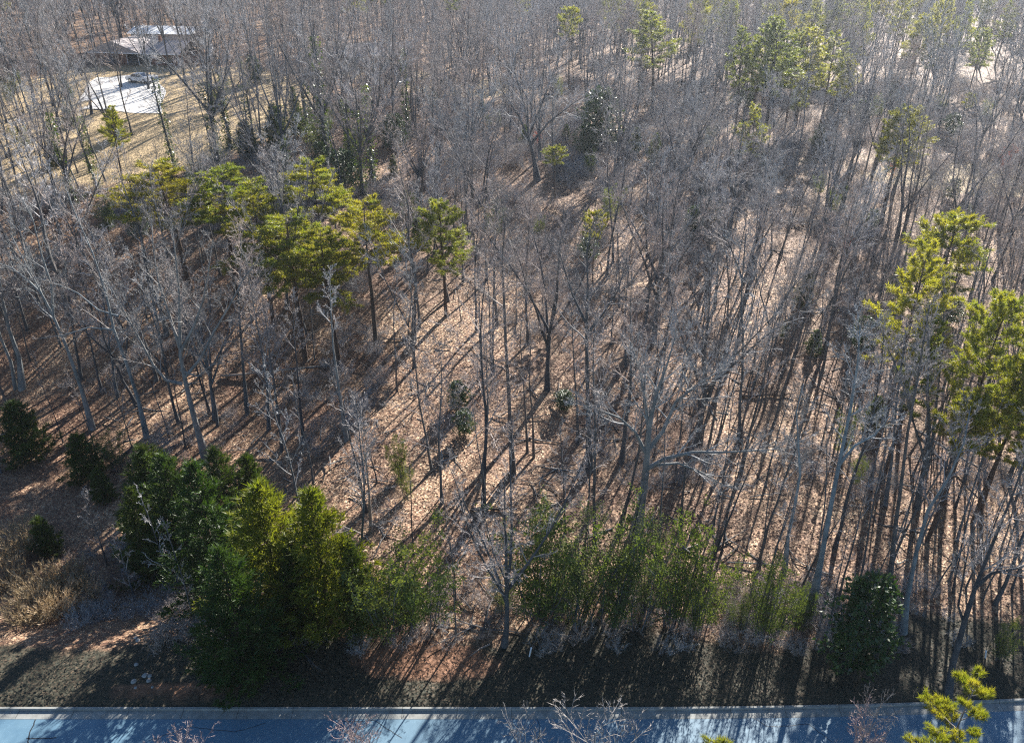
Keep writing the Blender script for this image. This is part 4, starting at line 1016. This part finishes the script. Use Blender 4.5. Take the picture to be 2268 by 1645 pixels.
# ------------------------------------------------------------------ stuff objects: scattered through geometry nodes
def scatter(name, protos, items, label, z_off=0.0):
    """ONE object: a point per plant; each point picks one of the source meshes"""
    me = bpy.data.meshes.new(name); me.from_pydata([(c[0], c[1], c[2]+z_off) for c in items], [], [])
    a = me.attributes.new('pick', 'INT', 'POINT'); a.data.foreach_set('value', [c[3] for c in items])
    a = me.attributes.new('scl', 'FLOAT', 'POINT'); a.data.foreach_set('value', [c[4]/protos[c[3]].h for c in items])
    a = me.attributes.new('spin', 'FLOAT', 'POINT'); a.data.foreach_set('value', [r_.uniform(0, 6.28) for c in items])
    o = link(name, me); g = bpy.data.node_groups.new(name, 'GeometryNodeTree')
    g.interface.new_socket('Geometry', in_out='INPUT', socket_type='NodeSocketGeometry'); g.interface.new_socket('Geometry', in_out='OUTPUT', socket_type='NodeSocketGeometry')
    gi_ = g.nodes.new('NodeGroupInput'); go = g.nodes.new('NodeGroupOutput'); L = g.links.new
    allj = g.nodes.new('GeometryNodeJoinGeometry')
    for pr in reversed(protos):
        j = g.nodes.new('GeometryNodeJoinGeometry')
        for ob in (pr.to, pr.ko):
            oi = g.nodes.new('GeometryNodeObjectInfo'); oi.inputs['Object'].default_value = ob; oi.transform_space = 'ORIGINAL'; L(oi.outputs['Geometry'], j.inputs[0])
        gt = g.nodes.new('GeometryNodeGeometryToInstance'); L(j.outputs[0], gt.inputs[0]); L(gt.outputs[0], allj.inputs[0])
    def na(n_, t):
        q = g.nodes.new('GeometryNodeInputNamedAttribute'); q.data_type = t; q.inputs['Name'].default_value = n_
        return [s_ for s_ in q.outputs if s_.enabled][0]
    mp = g.nodes.new('GeometryNodeMeshToPoints'); L(gi_.outputs[0], mp.inputs[0])
    ip = g.nodes.new('GeometryNodeInstanceOnPoints'); L(mp.outputs[0], ip.inputs['Points']); L(allj.outputs[0], ip.inputs['Instance'])
    ip.inputs['Pick Instance'].default_value = True; L(na('pick', 'INT'), ip.inputs['Instance Index'])
    cx = g.nodes.new('ShaderNodeCombineXYZ'); L(na('spin', 'FLOAT'), cx.inputs[2]); L(cx.outputs[0], ip.inputs['Rotation']); L(na('scl', 'FLOAT'), ip.inputs['Scale'])
    L(ip.outputs[0], go.inputs[0])
    md = o.modifiers.new('scatter', 'NODES'); md.node_group = g
    return tag(o, label, 'woods', kind='stuff')
for pr_l in (KF, POLE+MID[:1], PINE):
    for pr in pr_l:
        if pr.to is None: print('FALLBACK', pr.h); place(pr, 'bare_tree', Vector((30, 95, terr(30, 95))), 14, 'bare tree standing before the pale clearing', 'tree')
scatter('distant_woods', KF, restF, 'hazy grey leafless woods filling the background')
scatter('distant_thin_woods', POLE+MID[:1], restP, 'thin leafless stems of the woods behind')
scatter('distant_pines', PINE, far, 'green pine tops scattered through the hazy background woods')
# low brush
items = []; 
for i, (u, v, lab) in enumerate([(870, 1150, 'bare grey shrub right of the bleached snag'), (1040, 1230, 'bare twiggy shrub in the gap between the green thickets'), (1090, 1330, 'bare shrub at the lower end of the brushy gap')]):
    place(BRUSH[i], 'bare_shrub', ground(u, v), 2.2, lab, 'shrub', None)
for i in range(9000):
    y = 33+r_.random()*130; x = r_.uniform(-.68*y-4, .7*y+4); u, v = project((x, y, terr(x, y)))
    n_ = noise.noise(Vector((x*.09, y*.09, 3)))
    if n_ < .14-.4*ss((y-70)/40) or y < kerbY(x)+3.5: continue
    if math.hypot((x+62)/32, (y-128)/30) < 1: continue
    if 150 < u < 440 and 150 < v < 420: continue
    if u > 1400 and v < 760 and r_.random() < .25: continue
    items.append((x, y, terr(x, y), r_.randrange(3), r_.uniform(.6, 1.6)+1.6*ss((y-60)/60)*r_.random(), True))
for i in range(260):
    x = r_.uniform(-22, 27); y = kerbY(x)+r_.uniform(3.5, 9); items.append((x, y, terr(x, y), r_.randrange(3), r_.uniform(.5, 1.5), True))
scatter('undergrowth', BRUSH, items, 'grey leafless brush covering the woodland floor')

STICK = []
for i in range(3):
    a_ = MB(); c_ = MB(); rr_ = random.Random(800+i)
    for k in range(3+i):
        an = rr_.uniform(0, 6.28); p = Vector((rr_.uniform(-.8, .8), rr_.uniform(-.8, .8), .06)); d = Vector((math.cos(an), math.sin(an), rr_.uniform(-.02, .12)))
        L_ = rr_.uniform(.8, 2.6); m1 = p+d*L_*.5+rv(rr_)*.08; m1.z = max(.05, m1.z); (a_ if k % 2 else c_).tube([p, m1, p+d*L_], [.04, .03, .008], 4)
        for q in range(3): c_.tri(p+d*L_*rr_.uniform(.3, .9), side_dir(d, .8, rr_.uniform(0, 3.1))*.6, .03)
    STICK.append(Proto(a_, c_, M['dead'], M['bark'], 'fallen_branch', 'twigs'))
for pr in STICK: pr.h = 1.0
for i, (u, v, lab) in enumerate([(960, 1010, 'scattered dead branches on the litter below the holly bushes'), (1060, 1200, 'grey fallen branches in the brushy gap'), (1190, 1090, 'fallen branches right of the tall slim tree root')]):
    e = empty('fallen_branch', ground(u, v)); o1 = link('stem', STICK[i].T, e); o2 = link('twigs', STICK[i].K, e); STICK[i].to, STICK[i].ko = o1, o2; tag(e, lab, 'branch')
scatter('woody_litter', STICK, [(x, y, terr(x, y), r_.randrange(3), r_.uniform(.7, 1.5), True) for x, y in ((r_.uniform(-.62, .66)*yy, yy) for yy in (r_.uniform(33, 95) for _ in range(260)))], 'fallen sticks and twigs strewn over the leaf litter')

# ------------------------------------------------------------------ haze
b = MB(); b.box((-720, -310, -16), (720, 910, 60)); m, n = mat('haze_air')
pv = n.nodes.new('ShaderNodeVolumePrincipled'); pv.inputs['Color'].default_value = (.80, .88, 1.0, 1); pv.inputs['Density'].default_value = .00024; pv.inputs['Anisotropy'].default_value = .72
o_ = n.nodes.new('ShaderNodeOutputMaterial'); n.links.new(pv.outputs[0], o_.inputs['Volume'])
hz_ = link('haze', b.mesh('haze', m)); tag(hz_, kind='stuff')
print(len(restF)); print('objects', len(bpy.data.objects), 'fill', len(pts), len(poles), len(restF), len(restP), 'brush', len(items))
